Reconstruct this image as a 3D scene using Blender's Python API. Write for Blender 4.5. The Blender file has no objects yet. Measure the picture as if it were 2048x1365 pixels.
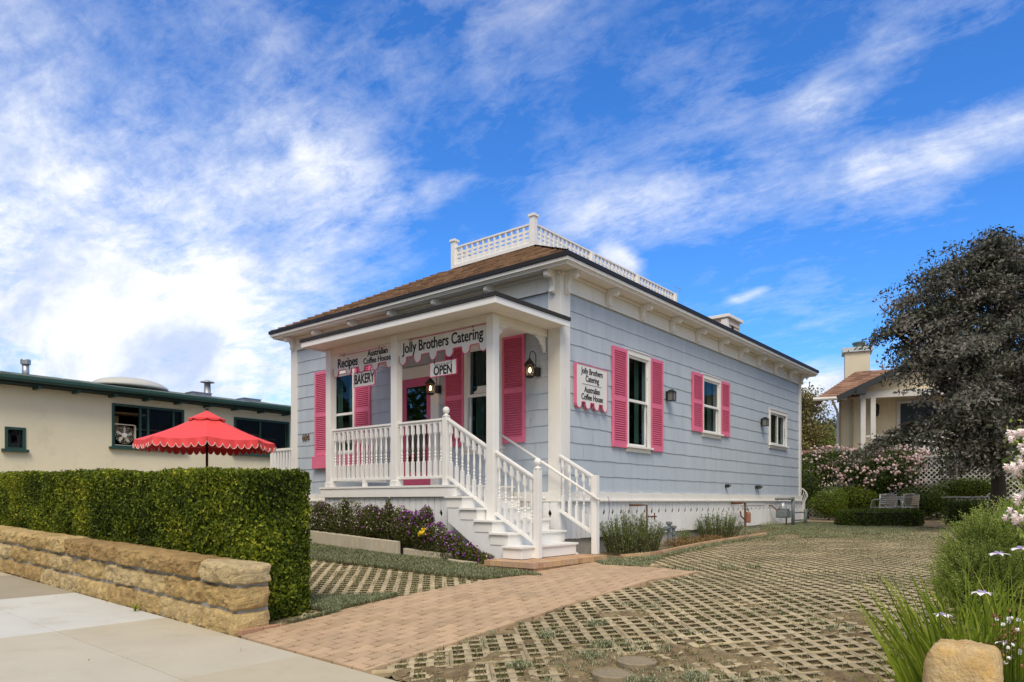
import bpy, math, random
import numpy as np
from mathutils import Vector, Matrix, noise as mnoise

S = bpy.context.scene
COL = S.collection
random.seed(7)
RNG = np.random.default_rng(7)

# ------------------------------------------------------------------ camera
TH = math.radians(39.3)                       # heading, measured from the house side wall
FW = (-math.sin(TH), math.cos(TH)); RT = (math.cos(TH), math.sin(TH))
CX, CY, CZ = 6.628, -9.565, 1.25
cam = bpy.data.cameras.new('camera'); camo = bpy.data.objects.new('camera', cam); COL.objects.link(camo)
camo.location = (CX, CY, CZ); camo.rotation_euler = (math.radians(90), 0, TH)
cam.sensor_width = 36; cam.lens = 1410 / 2048 * 36; cam.shift_y = (1002 - 682.5) / 2048
cam.clip_start = .1; cam.clip_end = 6000
S.camera = camo

# ------------------------------------------------------------------ world: sky and clouds
SUN_EL, SUN_AZ = math.radians(52), math.radians(142)       # azimuth clockwise from +Y
w = bpy.data.worlds.new('World'); S.world = w; w.use_nodes = True
nt = w.node_tree; nt.nodes.clear()
def N(t, **k):
    n = nt.nodes.new(t)
    for a, b in k.items(): setattr(n, a, b)
    return n
def L(a, b): nt.links.new(a, b)
def M(op, a, b=None, c=None, clamp=False):
    n = N('ShaderNodeMath', operation=op); n.use_clamp = clamp
    for i, v in enumerate((a, b, c)):
        if v is None: continue
        if isinstance(v, (int, float)): n.inputs[i].default_value = v
        else: L(v, n.inputs[i])
    return n.outputs[0]
def MR(v, a, b, c, d, smooth=True):
    n = N('ShaderNodeMapRange'); n.interpolation_type = 'SMOOTHSTEP' if smooth else 'LINEAR'
    L(v, n.inputs[0])
    for i, x in enumerate((a, b, c, d)): n.inputs[i + 1].default_value = x
    return n.outputs[0]
def NZ(vec, scale, detail=6, rough=.55, dist=0.):
    n = N('ShaderNodeTexNoise'); L(vec, n.inputs['Vector'])
    n.inputs['Scale'].default_value = scale; n.inputs['Detail'].default_value = detail
    n.inputs['Roughness'].default_value = rough; n.inputs['Distortion'].default_value = dist
    return n.outputs['Fac']
tc = N('ShaderNodeTexCoord'); D = tc.outputs['Generated']
def dot(v):
    n = N('ShaderNodeVectorMath', operation='DOT_PRODUCT'); L(D, n.inputs[0]); n.inputs[1].default_value = v
    return n.outputs['Value']
dF = M('MAXIMUM', M('ABSOLUTE', dot((FW[0], FW[1], 0))), .08)
U = M('DIVIDE', dot((RT[0], RT[1], 0)), dF); V = M('DIVIDE', dot((0, 0, 1)), dF)
cmb = N('ShaderNodeCombineXYZ'); L(U, cmb.inputs[0]); L(V, cmb.inputs[1]); UV = cmb.outputs[0]
def blob(px, py, rx, ry, rot, amp):
    m = N('ShaderNodeMapping', vector_type='TEXTURE'); L(UV, m.inputs[0])
    m.inputs['Location'].default_value = ((px - 1024) / 1410, (1002 - py) / 1410, 0)
    m.inputs['Rotation'].default_value = (0, 0, math.radians(rot))
    m.inputs['Scale'].default_value = (rx / 1410, ry / 1410, 1)
    l = N('ShaderNodeVectorMath', operation='LENGTH'); L(m.outputs[0], l.inputs[0])
    return MR(l.outputs['Value'], 0, 1, amp, 0)
blobs = [  # broken cloud bank on the left
    (120, 470, 560, 330, -25, .62), (540, 400, 400, 250, -32, .62), (690, 340, 260, 150, -25, .30), (60, 640, 700, 260, 0, .60), (430, 680, 560, 240, 0, .55),
    (20, 250, 460, 230, -30, .42), (60, 30, 500, 170, -30, .26), (480, 90, 560, 200, -42, .18), (250, 210, 420, 150, -40, .02), (150, 840, 900, 200, 0, .35),
    # wisps upper middle and right
    (960, 60, 520, 240, 25, .15), (1240, 440, 330, 110, 20, .34), (1560, 365, 560, 120, 15, .23), (1950, 290, 480, 120, 24, .32), (1800, 320, 700, 60, 18, .18),
    (1650, 205, 130, 80, 10, .42), (1180, 400, 200, 130, 10, .28), (1400, 250, 460, 150, 32, .07), (1850, 40, 560, 150, 30, .20), (1720, 120, 360, 90, 40, .14),
    (1512, 585, 40, 14, 20, .34), (1476, 598, 38, 13, 8, .34), (1238, 520, 85, 40, -25, .95), (1660, 815, 340, 110, 0, 1.5), (1238, 545, 60, 45, 0, .5), (1000, 760, 1100, 110, 0, .25), (870, 385, 140, 40, 20, .25), (1640, 600, 300, 120, 10, .08)]
tot = None
for b in blobs:
    v = blob(*b); tot = v if tot is None else M('ADD', tot, v)
# streaky high cloud, laid out on a flat layer overhead
dn = N('ShaderNodeSeparateXYZ'); L(D, dn.inputs[0])
inv = M('DIVIDE', 1., M('ADD', M('MAXIMUM', dn.outputs[2], 0.), .16))
lay = N('ShaderNodeVectorMath', operation='SCALE'); L(D, lay.inputs[0]); L(inv, lay.inputs['Scale'])
mp = N('ShaderNodeMapping'); L(lay.outputs[0], mp.inputs[0]); mp.inputs['Rotation'].default_value = (0, 0, math.radians(-62)); mp.inputs['Scale'].default_value = (1, 2.1, 1)
n1 = NZ(mp.outputs[0], 2.3, 10, .66, .35); n2 = NZ(lay.outputs[0], 6.2, 10, .66, .25); n3 = NZ(UV, 3.1, 8, .58, .2); n4 = NZ(mp.outputs[0], 9., 9, .7, .5); n5 = NZ(UV, 11., 9, .68, .3)
nn = M('ADD', M('ADD', M('MULTIPLY', M('SUBTRACT', n4, .5), 1.5), M('MULTIPLY', M('SUBTRACT', n5, .5), .9)), M('ADD', M('MULTIPLY', M('SUBTRACT', n1, .5), 2.0), M('MULTIPLY', M('SUBTRACT', n2, .5), 1.5)), M('MULTIPLY', M('SUBTRACT', n3, .5), 1.5))
dens = M('ADD', tot, M('MULTIPLY', nn, M('MINIMUM', M('ADD', M('MULTIPLY', tot, .75), .20), .62)))
alpha = MR(dens, .02, .88, 0, .97, False)
over = M('MAXIMUM', MR(dn.outputs[2], .60, .80, 0, .9), MR(dot((-FW[0], -FW[1], 0)), .0, .4, 0, .85))  # added cover overhead and behind the camera, out of view, to neutralise ambient light
sky = N('ShaderNodeTexSky', sky_type='NISHITA'); sky.sun_disc = False; sky.sun_elevation = SUN_EL; sky.sun_rotation = SUN_AZ
sky.air_density = 1.0; sky.dust_density = .5; sky.ozone_density = 2.5; sky.altitude = 50
hs = N('ShaderNodeHueSaturation'); hs.inputs['Saturation'].default_value = 1.20; hs.inputs['Hue'].default_value = .503; hs.inputs['Value'].default_value = 1.25; L(sky.outputs[0], hs.inputs['Color'])
tint = N('ShaderNodeMix', data_type='RGBA', blend_type='MULTIPLY'); tint.inputs[0].default_value = 1.
L(hs.outputs[0], tint.inputs[6]); tint.inputs[7].default_value = (.56, .98, 1.38, 1)
cc = N('ShaderNodeMix', data_type='RGBA'); L(MR(NZ(UV, 5.5, 10, .62, .3), .36, .60, 0, 1), cc.inputs[0])
cc.inputs[6].default_value = (5.0, 5.8, 7.6, 1); cc.inputs[7].default_value = (8.6, 8.7, 8.9, 1)
mx = N('ShaderNodeMix', data_type='RGBA'); L(alpha, mx.inputs[0]); L(tint.outputs[2], mx.inputs[6]); L(cc.outputs[2], mx.inputs[7])
mo = N('ShaderNodeMix', data_type='RGBA'); L(over, mo.inputs[0]); L(mx.outputs[2], mo.inputs[6]); mo.inputs[7].default_value = (6.3, 6.0, 5.5, 1)
bg = N('ShaderNodeBackground'); bg.inputs['Strength'].default_value = .10; L(mo.outputs[2], bg.inputs[0])
wo = N('ShaderNodeOutputWorld'); L(bg.outputs[0], wo.inputs[0])

# ------------------------------------------------------------------ sun behind thin cloud
sd = bpy.data.lights.new('sun', 'SUN'); sd.energy = 2.1; sd.angle = math.radians(30); sd.color = (1, .88, .71)
so = bpy.data.objects.new('sun', sd); COL.objects.link(so)
sv = Vector((math.sin(SUN_AZ) * math.cos(SUN_EL), math.cos(SUN_AZ) * math.cos(SUN_EL), math.sin(SUN_EL)))
so.rotation_euler = sv.to_track_quat('Z', 'Y').to_euler(); so.location = (10, -10, 20)
S.view_settings.view_transform = 'Standard'; S.view_settings.look = 'None'; S.view_settings.exposure = .36; S.view_settings.gamma = 1
S.cycles.use_denoising = True
S.cycles.max_bounces = 8; S.cycles.transparent_max_bounces = 12

# ------------------------------------------------------------------ geometry helpers
def ray(px):
    l = (px - 1024) / 1410.; return (FW[0] + l * RT[0], FW[1] + l * RT[1])
def P(px, py, D):                              # a world point at distance D along the street view
    d = ray(px); return Vector((CX + d[0] * D, CY + d[1] * D, CZ + (1002 - py) * D / 1410))
def G(x, y):                                   # height of the ground: rises gently from the pavement to the garden
    s = -.023 * (max(-14., min(9., x)) - .53); e = max(0., min(8., -x))
    if y <= -6.15: return s
    pts = [(-6.15, s), (-2.1, .30 + .04 * e), (1, .38 + .02 * e), (12, .61), (40, .9)]
    for (p, zp), (q, zq) in zip(pts, pts[1:]):
        if y <= q: return zp + (zq - zp) * (y - p) / (q - p)
    return .9
def lin(c):
    return tuple(((v / 255.) / 12.92 if v <= 10 else (((v / 255.) + .055) / 1.055) ** 2.4) for v in c)

class MB:
    def __init__(s): s.v = []; s.f = []; s.t = []; s.tv = .5
    def add(s, vs, fs):
        o = len(s.v); s.v += [tuple(p) for p in vs]; s.f += [tuple(i + o for i in f) for f in fs]; s.t += [s.tv] * len(fs); return s
    def box(s, x0, x1, y0, y1, z0, z1):
        if x0 > x1: x0, x1 = x1, x0
        if y0 > y1: y0, y1 = y1, y0
        return s.add([(x, y, z) for z in (z0, z1) for y in (y0, y1) for x in (x0, x1)],
                     [(0, 2, 3, 1), (4, 5, 7, 6), (0, 1, 5, 4), (2, 6, 7, 3), (0, 4, 6, 2), (1, 3, 7, 5)])
    def hexa(s, a, b):                          # two matching quads a, b -> solid
        return s.add(list(a) + list(b), [(3, 2, 1, 0), (4, 5, 6, 7), (0, 1, 5, 4), (1, 2, 6, 5), (2, 3, 7, 6), (3, 0, 4, 7)])
    def prism(s, poly, off):                    # polygon (3D points) swept by vector off
        n = len(poly); off = Vector(off); a = [Vector(p) for p in poly]; b = [p + off for p in a]
        return s.add(a + b, [tuple(range(n))[::-1], tuple(range(n, 2 * n))] + [(i, (i + 1) % n, n + (i + 1) % n, n + i) for i in range(n)])
    def beam(s, p0, p1, w, h, up=(0, 0, 1)):    # rectangular bar, p0-p1 is the axis
        p0, p1 = Vector(p0), Vector(p1); d = (p1 - p0).normalized(); sd = d.cross(Vector(up)).normalized() * (w / 2); u = sd.cross(d).normalized() * (h / 2)
        return s.hexa([p0 - sd - u, p0 + sd - u, p0 + sd + u, p0 - sd + u], [p1 - sd - u, p1 + sd - u, p1 + sd + u, p1 - sd + u])
    def tube(s, pts, r, n=8, caps=True):
        pts = [Vector(p) for p in pts]; rs = r if isinstance(r, (list, tuple)) else [r] * len(pts); rings = []
        ref = None
        for i, p in enumerate(pts):
            d = ((pts[i + 1] if i + 1 < len(pts) else p) - (pts[i - 1] if i else p)).normalized()
            if ref is None: ref = Vector((0, 0, 1)) if abs(d.z) < .9 else Vector((1, 0, 0))
            a = d.cross(ref).normalized(); b = a.cross(d).normalized(); ref = b
            rings.append([p + (a * math.cos(t) + b * math.sin(t)) * rs[i] for t in [2 * math.pi * k / n for k in range(n)]])
        vs = [q for r_ in rings for q in r_]; fs = []
        for i in range(len(pts) - 1):
            for k in range(n): fs.append((i * n + k, i * n + (k + 1) % n, (i + 1) * n + (k + 1) % n, (i + 1) * n + k))
        if caps: fs += [tuple(range(n))[::-1], tuple(range((len(pts) - 1) * n, len(pts) * n))]
        return s.add(vs, fs)
    def lathe(s, prof, c=(0, 0, 0), n=12, ph=0.):
        vs = []; fs = []
        for r, z in prof:
            for k in range(n):
                t = 2 * math.pi * k / n + ph; vs.append((c[0] + r * math.cos(t), c[1] + r * math.sin(t), c[2] + z))
        for i in range(len(prof) - 1):
            for k in range(n): fs.append((i * n + k, i * n + (k + 1) % n, (i + 1) * n + (k + 1) % n, (i + 1) * n + k))
        fs += [tuple(range(n))[::-1], tuple(range((len(prof) - 1) * n, len(prof) * n))]
        return s.add(vs, fs)
    def mesh(s, name, mat, org=(0, 0, 0), smooth=False):
        me = bpy.data.meshes.new(name); me.from_pydata([(x - org[0], y - org[1], z - org[2]) for x, y, z in s.v], [], s.f)
        if len(set(s.t)) > 1:
            a = me.color_attributes.new('tint', 'FLOAT_COLOR', 'CORNER'); d = []
            for f, t in zip(s.f, s.t): d += [t, t, t, 1.] * len(f)
            a.data.foreach_set('color', d)
        if mat: me.materials.append(mat)
        if smooth: me.polygons.foreach_set('use_smooth', [True] * len(s.f))
        me.update(); return me

def tag(o, label=None, cat=None, group=None, kind=None):
    for k, v in (('label', label), ('category', cat), ('group', group), ('kind', kind)):
        if v: o[k] = v
    return o
def thing(name, label, cat, loc=(0, 0, 0), rz=0., group=None, local=False):
    o = bpy.data.objects.new(name, None); o.empty_display_size = .2; COL.objects.link(o)
    o.location = loc; o.rotation_euler = (0, 0, rz); o['org'] = [0., 0., 0.] if local else [float(v) for v in loc]
    return tag(o, label, cat, group)
def part(name, mb, mat, parent, smooth=False, bevel=0., label=None):
    org = list(parent.get('org', (0, 0, 0)))
    o = bpy.data.objects.new(name, mb.mesh(name, mat, org, smooth)); COL.objects.link(o); o.parent = parent; o['org'] = org
    if bevel: m = o.modifiers.new('bevel', 'BEVEL'); m.width = bevel; m.segments = 2; m.limit_method = 'ANGLE'
    if label: o['label'] = label
    return o
def solo(name, mb, mat, label=None, cat=None, group=None, kind=None, org=(0, 0, 0), smooth=False, bevel=0.):
    o = bpy.data.objects.new(name, mb.mesh(name, mat, org, smooth)); COL.objects.link(o); o.location = org
    if bevel: m = o.modifiers.new('bevel', 'BEVEL'); m.width = bevel; m.segments = 2; m.limit_method = 'ANGLE'
    return tag(o, label, cat, group, kind)
def place(name, me, parent, loc, rz=0.):        # a shared mesh as a part at a world location
    org = Vector(parent.get('org', (0, 0, 0))); o = bpy.data.objects.new(name, me); COL.objects.link(o); o.parent = parent
    o.location = Vector(loc) - org; o.rotation_euler = (0, 0, rz); return o
def copy_tree(o, parent=None):
    kids = list(o.children); c = o.copy(); COL.objects.link(c)
    if parent: c.parent = parent
    for k in kids: copy_tree(k, c)
    return c
def fast_mesh(name, Vv, Fq, mat, tint=None, org=(0, 0, 0)):
    Vv = np.asarray(Vv, dtype=np.float32) - np.asarray(org, dtype=np.float32); k = Fq.shape[1]; me = bpy.data.meshes.new(name)
    me.vertices.add(len(Vv)); me.vertices.foreach_set('co', Vv.ravel())
    me.loops.add(Fq.size); me.loops.foreach_set('vertex_index', Fq.astype(np.int32).ravel())
    me.polygons.add(len(Fq)); me.polygons.foreach_set('loop_start', np.arange(0, Fq.size, k, dtype=np.int32)); me.polygons.foreach_set('loop_total', np.full(len(Fq), k, dtype=np.int32))
    if tint is not None:
        a = me.color_attributes.new('tint', 'FLOAT_COLOR', 'CORNER'); t = np.repeat(np.asarray(tint, dtype=np.float32), k)
        a.data.foreach_set('color', np.stack([t, t, t, np.ones_like(t)], 1).ravel())
    me.materials.append(mat); me.update(); me.validate(); return me
def link(name, me, parent=None, org=(0, 0, 0)):
    o = bpy.data.objects.new(name, me); COL.objects.link(o)
    if parent: o.parent = parent
    else: o.location = org
    return o
def unit(a): return a / np.maximum(np.linalg.norm(a, axis=1, keepdims=True), 1e-6)
def leaf_geo(pts, nrm, size, aspect=.5, flop=.6, jit=.35, grow=None):
    """diamond leaves: pts centres, nrm outward directions; returns verts, quads"""
    n = len(pts); nrm = unit(nrm + RNG.normal(0, jit, (n, 3)))
    g = RNG.normal(0, 1, (n, 3)) if grow is None else np.tile(np.array(grow, float), (n, 1)) + RNG.normal(0, .55, (n, 3))
    d = unit(g - nrm * np.sum(g * nrm, 1, keepdims=True)); d = unit(d + nrm * flop * RNG.uniform(-.2, 1, (n, 1)))
    s = unit(np.cross(d, nrm)); L_ = size * RNG.uniform(.65, 1.3, (n, 1)); W = L_ * aspect
    up = np.cross(s, d)
    v = np.stack([pts - d * L_ * .5, pts + s * W * .5 + up * W * .12, pts + d * L_ * .5, pts - s * W * .5 + up * W * .12], 1).reshape(-1, 3)
    return v, np.arange(4 * n).reshape(-1, 4)
def blob_pts(n, c, r, shell=.45):
    d = unit(RNG.normal(0, 1, (n, 3))); rad = RNG.uniform(shell, 1, (n, 1)) ** .5
    return np.array(c) + d * rad * np.array(r), d

# ------------------------------------------------------------------ materials
def mat(name, col, rough=.6, var=.12, scale=3., bump=0., bscale=60., metal=0., spec=.4, col2=None, stain=None, sscale=1.2, stretch=None, attr=None):
    """col varied by noise; col2 mixes in by large noise; attr: per-face tint between attr[0] and attr[1]"""
    m = bpy.data.materials.new(name); m.use_nodes = True; t = m.node_tree; b = t.nodes['Principled BSDF']
    b.inputs['Roughness'].default_value = rough; b.inputs['Metallic'].default_value = metal; b.inputs['Specular IOR Level'].default_value = spec
    co = t.nodes.new('ShaderNodeTexCoord'); vec = co.outputs['Object']
    if stretch:
        mpp = t.nodes.new('ShaderNodeMapping'); mpp.inputs['Scale'].default_value = stretch; t.links.new(vec, mpp.inputs[0]); svec = mpp.outputs[0]
    else: svec = vec
    def nz(sc, det=5, v=None, r=.6):
        n = t.nodes.new('ShaderNodeTexNoise'); n.inputs['Scale'].default_value = sc; n.inputs['Detail'].default_value = det; n.inputs['Roughness'].default_value = r
        t.links.new(v or vec, n.inputs['Vector']); return n.outputs['Fac']
    def mr(v, a, b_, c, d):
        n = t.nodes.new('ShaderNodeMapRange'); t.links.new(v, n.inputs[0])
        for i, x in enumerate((a, b_, c, d)): n.inputs[i + 1].default_value = x
        return n.outputs[0]
    def mixc(f, a, c, mode='MIX'):
        n = t.nodes.new('ShaderNodeMix'); n.data_type = 'RGBA'; n.blend_type = mode
        if isinstance(f, float): n.inputs[0].default_value = f
        else: t.links.new(f, n.inputs[0])
        for i, x in ((6, a), (7, c)):
            if isinstance(x, tuple): n.inputs[i].default_value = (*x[:3], 1)
            else: t.links.new(x, n.inputs[i])
        return n.outputs[2]
    cur = tuple(col)
    if attr:
        at = t.nodes.new('ShaderNodeAttribute'); at.attribute_name = 'tint'
        rp = t.nodes.new('ShaderNodeValToRGB'); t.links.new(at.outputs['Fac'], rp.inputs[0])
        rp.color_ramp.elements[0].color = (*attr[0], 1); rp.color_ramp.elements[1].color = (*attr[-1], 1)
        for i in range(1, len(attr) - 1):
            e = rp.color_ramp.elements.new(i / (len(attr) - 1)); e.color = (*attr[i], 1)
        cur = rp.outputs[0]
    if col2: cur = mixc(mr(nz(sscale, 6), .42, .62, 0, 1), cur, tuple(col2))
    if var:
        f = mr(nz(scale, 6, svec), .25, .75, 1 - var, 1 + var); cb = t.nodes.new('ShaderNodeCombineColor')
        for i in range(3): t.links.new(f, cb.inputs[i])
        cur = mixc(1., cur, cb.outputs[0], 'MULTIPLY')
    if stain: cur = mixc(mr(nz(sscale * 2.3, 8, svec, .7), .54, .74, 0, stain[1]), cur, tuple(stain[0]))
    if isinstance(cur, tuple): b.inputs['Base Color'].default_value = (*cur, 1)
    else: t.links.new(cur, b.inputs['Base Color'])
    if bump:
        bp = t.nodes.new('ShaderNodeBump'); bp.inputs['Strength'].default_value = bump; bp.inputs['Distance'].default_value = .02
        t.links.new(nz(bscale, 6, svec), bp.inputs['Height']); t.links.new(bp.outputs[0], b.inputs['Normal'])
    return m
def leafmat(name, cols, rough=.5, trans=.25):
    m = mat(name, cols[0], max(.55, rough), .15, 1.7, attr=cols, spec=.18); t = m.node_tree; b = t.nodes['Principled BSDF']
    tr = t.nodes.new('ShaderNodeBsdfTranslucent'); mx_ = t.nodes.new('ShaderNodeMixShader'); mx_.inputs[0].default_value = trans
    src = b.inputs['Base Color'].links[0].from_socket; t.links.new(src, tr.inputs[0])
    out = [n for n in t.nodes if n.type == 'OUTPUT_MATERIAL'][0]
    t.links.new(b.outputs[0], mx_.inputs[1]); t.links.new(tr.outputs[0], mx_.inputs[2]); t.links.new(mx_.outputs[0], out.inputs[0]); return m
def glassmat(name, refl=.10, tintc=(.75, .8, .8)):
    m = bpy.data.materials.new(name); m.use_nodes = True; t = m.node_tree; t.nodes.clear()
    tr = t.nodes.new('ShaderNodeBsdfTransparent'); tr.inputs[0].default_value = (*tintc, 1)
    gl = t.nodes.new('ShaderNodeBsdfGlossy'); gl.inputs['Roughness'].default_value = .02; gl.inputs[0].default_value = (.9, .95, 1, 1)
    fr = t.nodes.new('ShaderNodeLayerWeight'); fr.inputs[0].default_value = .25
    ad = t.nodes.new('ShaderNodeMath'); ad.operation = 'MULTIPLY_ADD'; ad.inputs[1].default_value = .08; ad.inputs[2].default_value = refl; ad.use_clamp = True; t.links.new(fr.outputs['Facing'], ad.inputs[0])
    mx_ = t.nodes.new('ShaderNodeMixShader'); o = t.nodes.new('ShaderNodeOutputMaterial')
    t.links.new(ad.outputs[0], mx_.inputs[0]); t.links.new(tr.outputs[0], mx_.inputs[1]); t.links.new(gl.outputs[0], mx_.inputs[2]); t.links.new(mx_.outputs[0], o.inputs[0]); return m
def emat(name, col, s):
    m = bpy.data.materials.new(name); m.use_nodes = True; b = m.node_tree.nodes['Principled BSDF']
    b.inputs['Base Color'].default_value = (*col, 1); b.inputs['Emission Color'].default_value = (*col, 1); b.inputs['Emission Strength'].default_value = s; return m

WHITE = (.80, .79, .755)
m_trim = mat('white_trim_paint', WHITE, .45, .05, 2., .08, 90, stain=((.55, .50, .42), .35), sscale=2.2, stretch=(1, 1, .4))
m_rail = mat('white_rail_paint', (.83, .83, .815), .4, .04, 3., .05, 90)
m_soffit = mat('white_soffit_warm_bounce', (.80, .76, .68), .55, .05, 2., stain=((.55, .48, .38), .3), sscale=1.5)  # white paint; shading and warm bounce light are put into its tone
m_skirt = mat('skirt_paint', (.79, .80, .81), .6, .07, 4., .15, 70, stain=((.45, .44, .42), .35), sscale=2.5, stretch=(1, 1, .25))
m_siding = mat('blue_grey_siding', (.40, .47, .56), .6, .07, 1.3, .12, 160, stretch=(6, 6, .5), attr=((.44, .505, .58), (.48, .55, .625)), stain=((.31, .36, .39), .22), sscale=.8)
m_pink = mat('pink_shutter_paint', (.74, .165, .29), .5, .08, 4., .05, 80)
m_pinkd = mat('pink_door_paint', (.60, .10, .20), .45, .06, 4.)
m_roof = mat('brown_roof_shingle', (.2, .12, .08), .9, .25, 9., .5, 120, attr=((.11, .062, .038), (.22, .125, .07), (.30, .185, .105)))
m_edge = mat('dark_roof_edge', (.018, .016, .016), .6, .2, 10.)
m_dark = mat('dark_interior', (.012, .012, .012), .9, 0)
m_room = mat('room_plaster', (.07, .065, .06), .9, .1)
m_found = mat('foundation_concrete', (.42, .40, .36), .85, .15, 4., .3, 40, stain=((.22, .2, .17), .6), sscale=1.6)
m_black = mat('black_iron', (.012, .012, .013), .45, .1, 20., spec=.5)
m_glass = glassmat('window_glass', .012)
m_glass2 = glassmat('lantern_glass', .02, (.9, .85, .7))
m_bulb = emat('lamp_bulb', (1, .66, .34), 7.)
m_curt = mat('green_curtain', (.07, .14, .115), .9, .25, 12., stretch=(8, 8, .3))
m_ink = mat('black_lettering', (.012, .012, .014), .6, 0)
m_sign = mat('sign_board', (.74, .74, .73), .5, .04, 3.)
m_pipe = mat('painted_pipe', (.15, .18, .19), .6, .25, 14., stain=((.16, .07, .03), .8), sscale=7.)
m_rust = mat('rusty_pipe', (.14, .065, .035), .8, .3, 14., stain=((.28, .26, .24), .6), sscale=7.)
m_metal = mat('aluminium', (.55, .55, .55), .35, .08, 8., metal=.9)
m_galv = mat('galvanised', (.45, .47, .5), .4, .15, 9., metal=.7, stain=((.25, .13, .07), .5), sscale=3.)

# ================================================================== THE BLUE HOUSE
ZF = 1.40; ZT = 4.675                          # shingled wall from the water table to the frieze
house = thing('house', 'single storey blue-grey shingled house with pink shutters, white trim and hipped brown roof', 'house', (-3.9, 5.9, .4))
side = lambda a, o, z: (o, a, z)
YW = -.24                                      # plane of the front wall
front = lambda a, o, z: (a, YW - o, z)
K = .9749
FX = lambda x: CX + (x - CX) * K
FZ = lambda z: CZ + (z - CZ) * K
XL = FX(-7.875)                                # left corner of the house
def abox(mb, pt, a0, a1, o0, o1, z0, z1):
    p, q = pt(a0, o0, z0), pt(a1, o1, z1); return mb.box(p[0], q[0], p[1], q[1], p[2], q[2])
W_SIDE = [(1.90, 2.68, 2.27, 3.97), (5.20, 6.05, 2.80, 3.97), (9.43, 10.67, 2.80, 3.62)]
W_FRONT = [(FX(-6.37), FX(-5.58), FZ(2.30), FZ(4.02)), (FX(-2.24), FX(-1.46), FZ(2.22), FZ(4.04)), (FX(-4.03), FX(-3.20), 1.47, FZ(3.66))]
def siding(mb, pt, A0, A1, openings, rng):
    z = 4.384 - .271 * 12; row = 0
    while z < ZT:
        zb, zt = max(z, ZF - .02), min(z + .271, ZT + .02)
        if zt > ZF:
            a = A0 - rng.uniform(0, .6); ph = rng.uniform(0, 6)
            while a < A1:
                e = a + .61; tv = rng.uniform(.2, .8); n = 6; dz = rng.uniform(-.002, .002)
                for k in range(n):
                    p, q = max(a + .003 + (e - a - .006) * k / n, A0), min(a + .003 + (e - a - .006) * (k + 1) / n, A1)
                    if q - p < .002: continue
                    c = (p + q) / 2; segs = [(zb, zt)]
                    for (o0, o1, oz0, oz1) in openings:
                        if o0 < c < o1:
                            ns = []
                            for (s0, s1) in segs:
                                if s0 < oz0: ns.append((s0, min(s1, oz0)))
                                if s1 > oz1: ns.append((max(s0, oz1), s1))
                            segs = ns
                    for (s0, s1) in segs:
                        if s1 - s0 < .003: continue
                        f = lambda zz: .003 + .011 * (zt - zz) / .271
                        w0 = w1 = 0.
                        if s0 == zb and z >= ZF:
                            w0 = .004 * math.sin(p * 9 + ph) + .003 * math.sin(p * 23) + dz; w1 = .004 * math.sin(q * 9 + ph) + .003 * math.sin(q * 23) + dz
                        v = [pt(p, f(s0), s0 + w0), pt(q, f(s0), s0 + w1), pt(q, f(s1), s1), pt(p, f(s1), s1), pt(p, 0, s0 + w0), pt(q, 0, s0 + w1)]
                        mb.tv = tv
                        mb.add(v, [(0, 1, 2, 3), (4, 5, 1, 0)])
                a = e
        z += .271; row += 1
sid = MB(); r_ = random.Random(3)
siding(sid, side, -.03, 11.95, W_SIDE, r_); siding(sid, front, XL + .10, -.10, W_FRONT, r_)
sid.tv = .5
for z0, z1, pt, A0, A1, ops in ((1.2, 4.98, side, -.12, 12., W_SIDE), (1.2, 4.98, front, XL + .02, -.0, W_FRONT)):   # wall body behind the shingles
    edges = sorted(set([A0, A1] + [o for w_ in ops for o in w_[:2]]))
    for a, b in zip(edges, edges[1:]):
        c = (a + b) / 2; segs = [(z0, z1)]
        for o0, o1, p0, p1 in ops:
            if o0 < c < o1: segs = [(z0, p0), (p1, z1)]
        for s0, s1 in segs: abox(sid, pt, a, b, -.12, -.001, s0, s1)
sid.box(XL, XL + .1, -.1, 11.98, 1.2, 4.98); sid.box(XL + .1, -.14, 11.9, 12.0, 1.2, 4.98)
part('wall', sid, m_siding, house)
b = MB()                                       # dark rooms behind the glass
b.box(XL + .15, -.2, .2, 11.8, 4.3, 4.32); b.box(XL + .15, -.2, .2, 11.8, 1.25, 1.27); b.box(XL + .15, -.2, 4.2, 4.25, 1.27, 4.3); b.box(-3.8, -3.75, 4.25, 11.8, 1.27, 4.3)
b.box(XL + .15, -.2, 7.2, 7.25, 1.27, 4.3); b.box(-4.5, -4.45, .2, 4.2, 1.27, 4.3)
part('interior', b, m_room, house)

# --- trim: corner boards, frieze, water table
b = MB()
abox(b, side, YW + .002, 0., 0, .035, ZF - .14, 4.965); abox(b, front, -.215, .035, 0, .035, ZF - .14, 4.965); part('corner_board', b, m_trim, house, bevel=.003)
b = MB(); abox(b, side, 11.86, 12.03, 0, .035, ZF - .14, 4.965); part('corner_board', b, m_trim, house, bevel=.003)
b = MB(); abox(b, front, XL - .01, XL + .22, 0, .035, ZF - .14, 4.965); part('corner_board', b, m_trim, house, bevel=.003)
b = MB(); b.box(-.045, .032, YW - .034, YW + .03, .35, 1.234); part('skirt_corner', b, m_skirt, house)
b = MB()
abox(b, side, 0., 11.86, 0, .03, ZT, 4.965); abox(b, front, XL + .22, -.215, 0, .03, ZT, 4.965)
abox(b, side, 0., 11.86, .03, .05, ZT - .012, ZT + .012); abox(b, front, XL + .22, -.215, .03, .05, ZT - .012, ZT + .012)
part('frieze', b, m_trim, house, bevel=.003)
b = MB()
abox(b, side, YW - .045, 12.05, 0, .045, 1.265, ZF); abox(b, side, YW - .085, 12.07, 0, .085, 1.235, 1.265)
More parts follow.
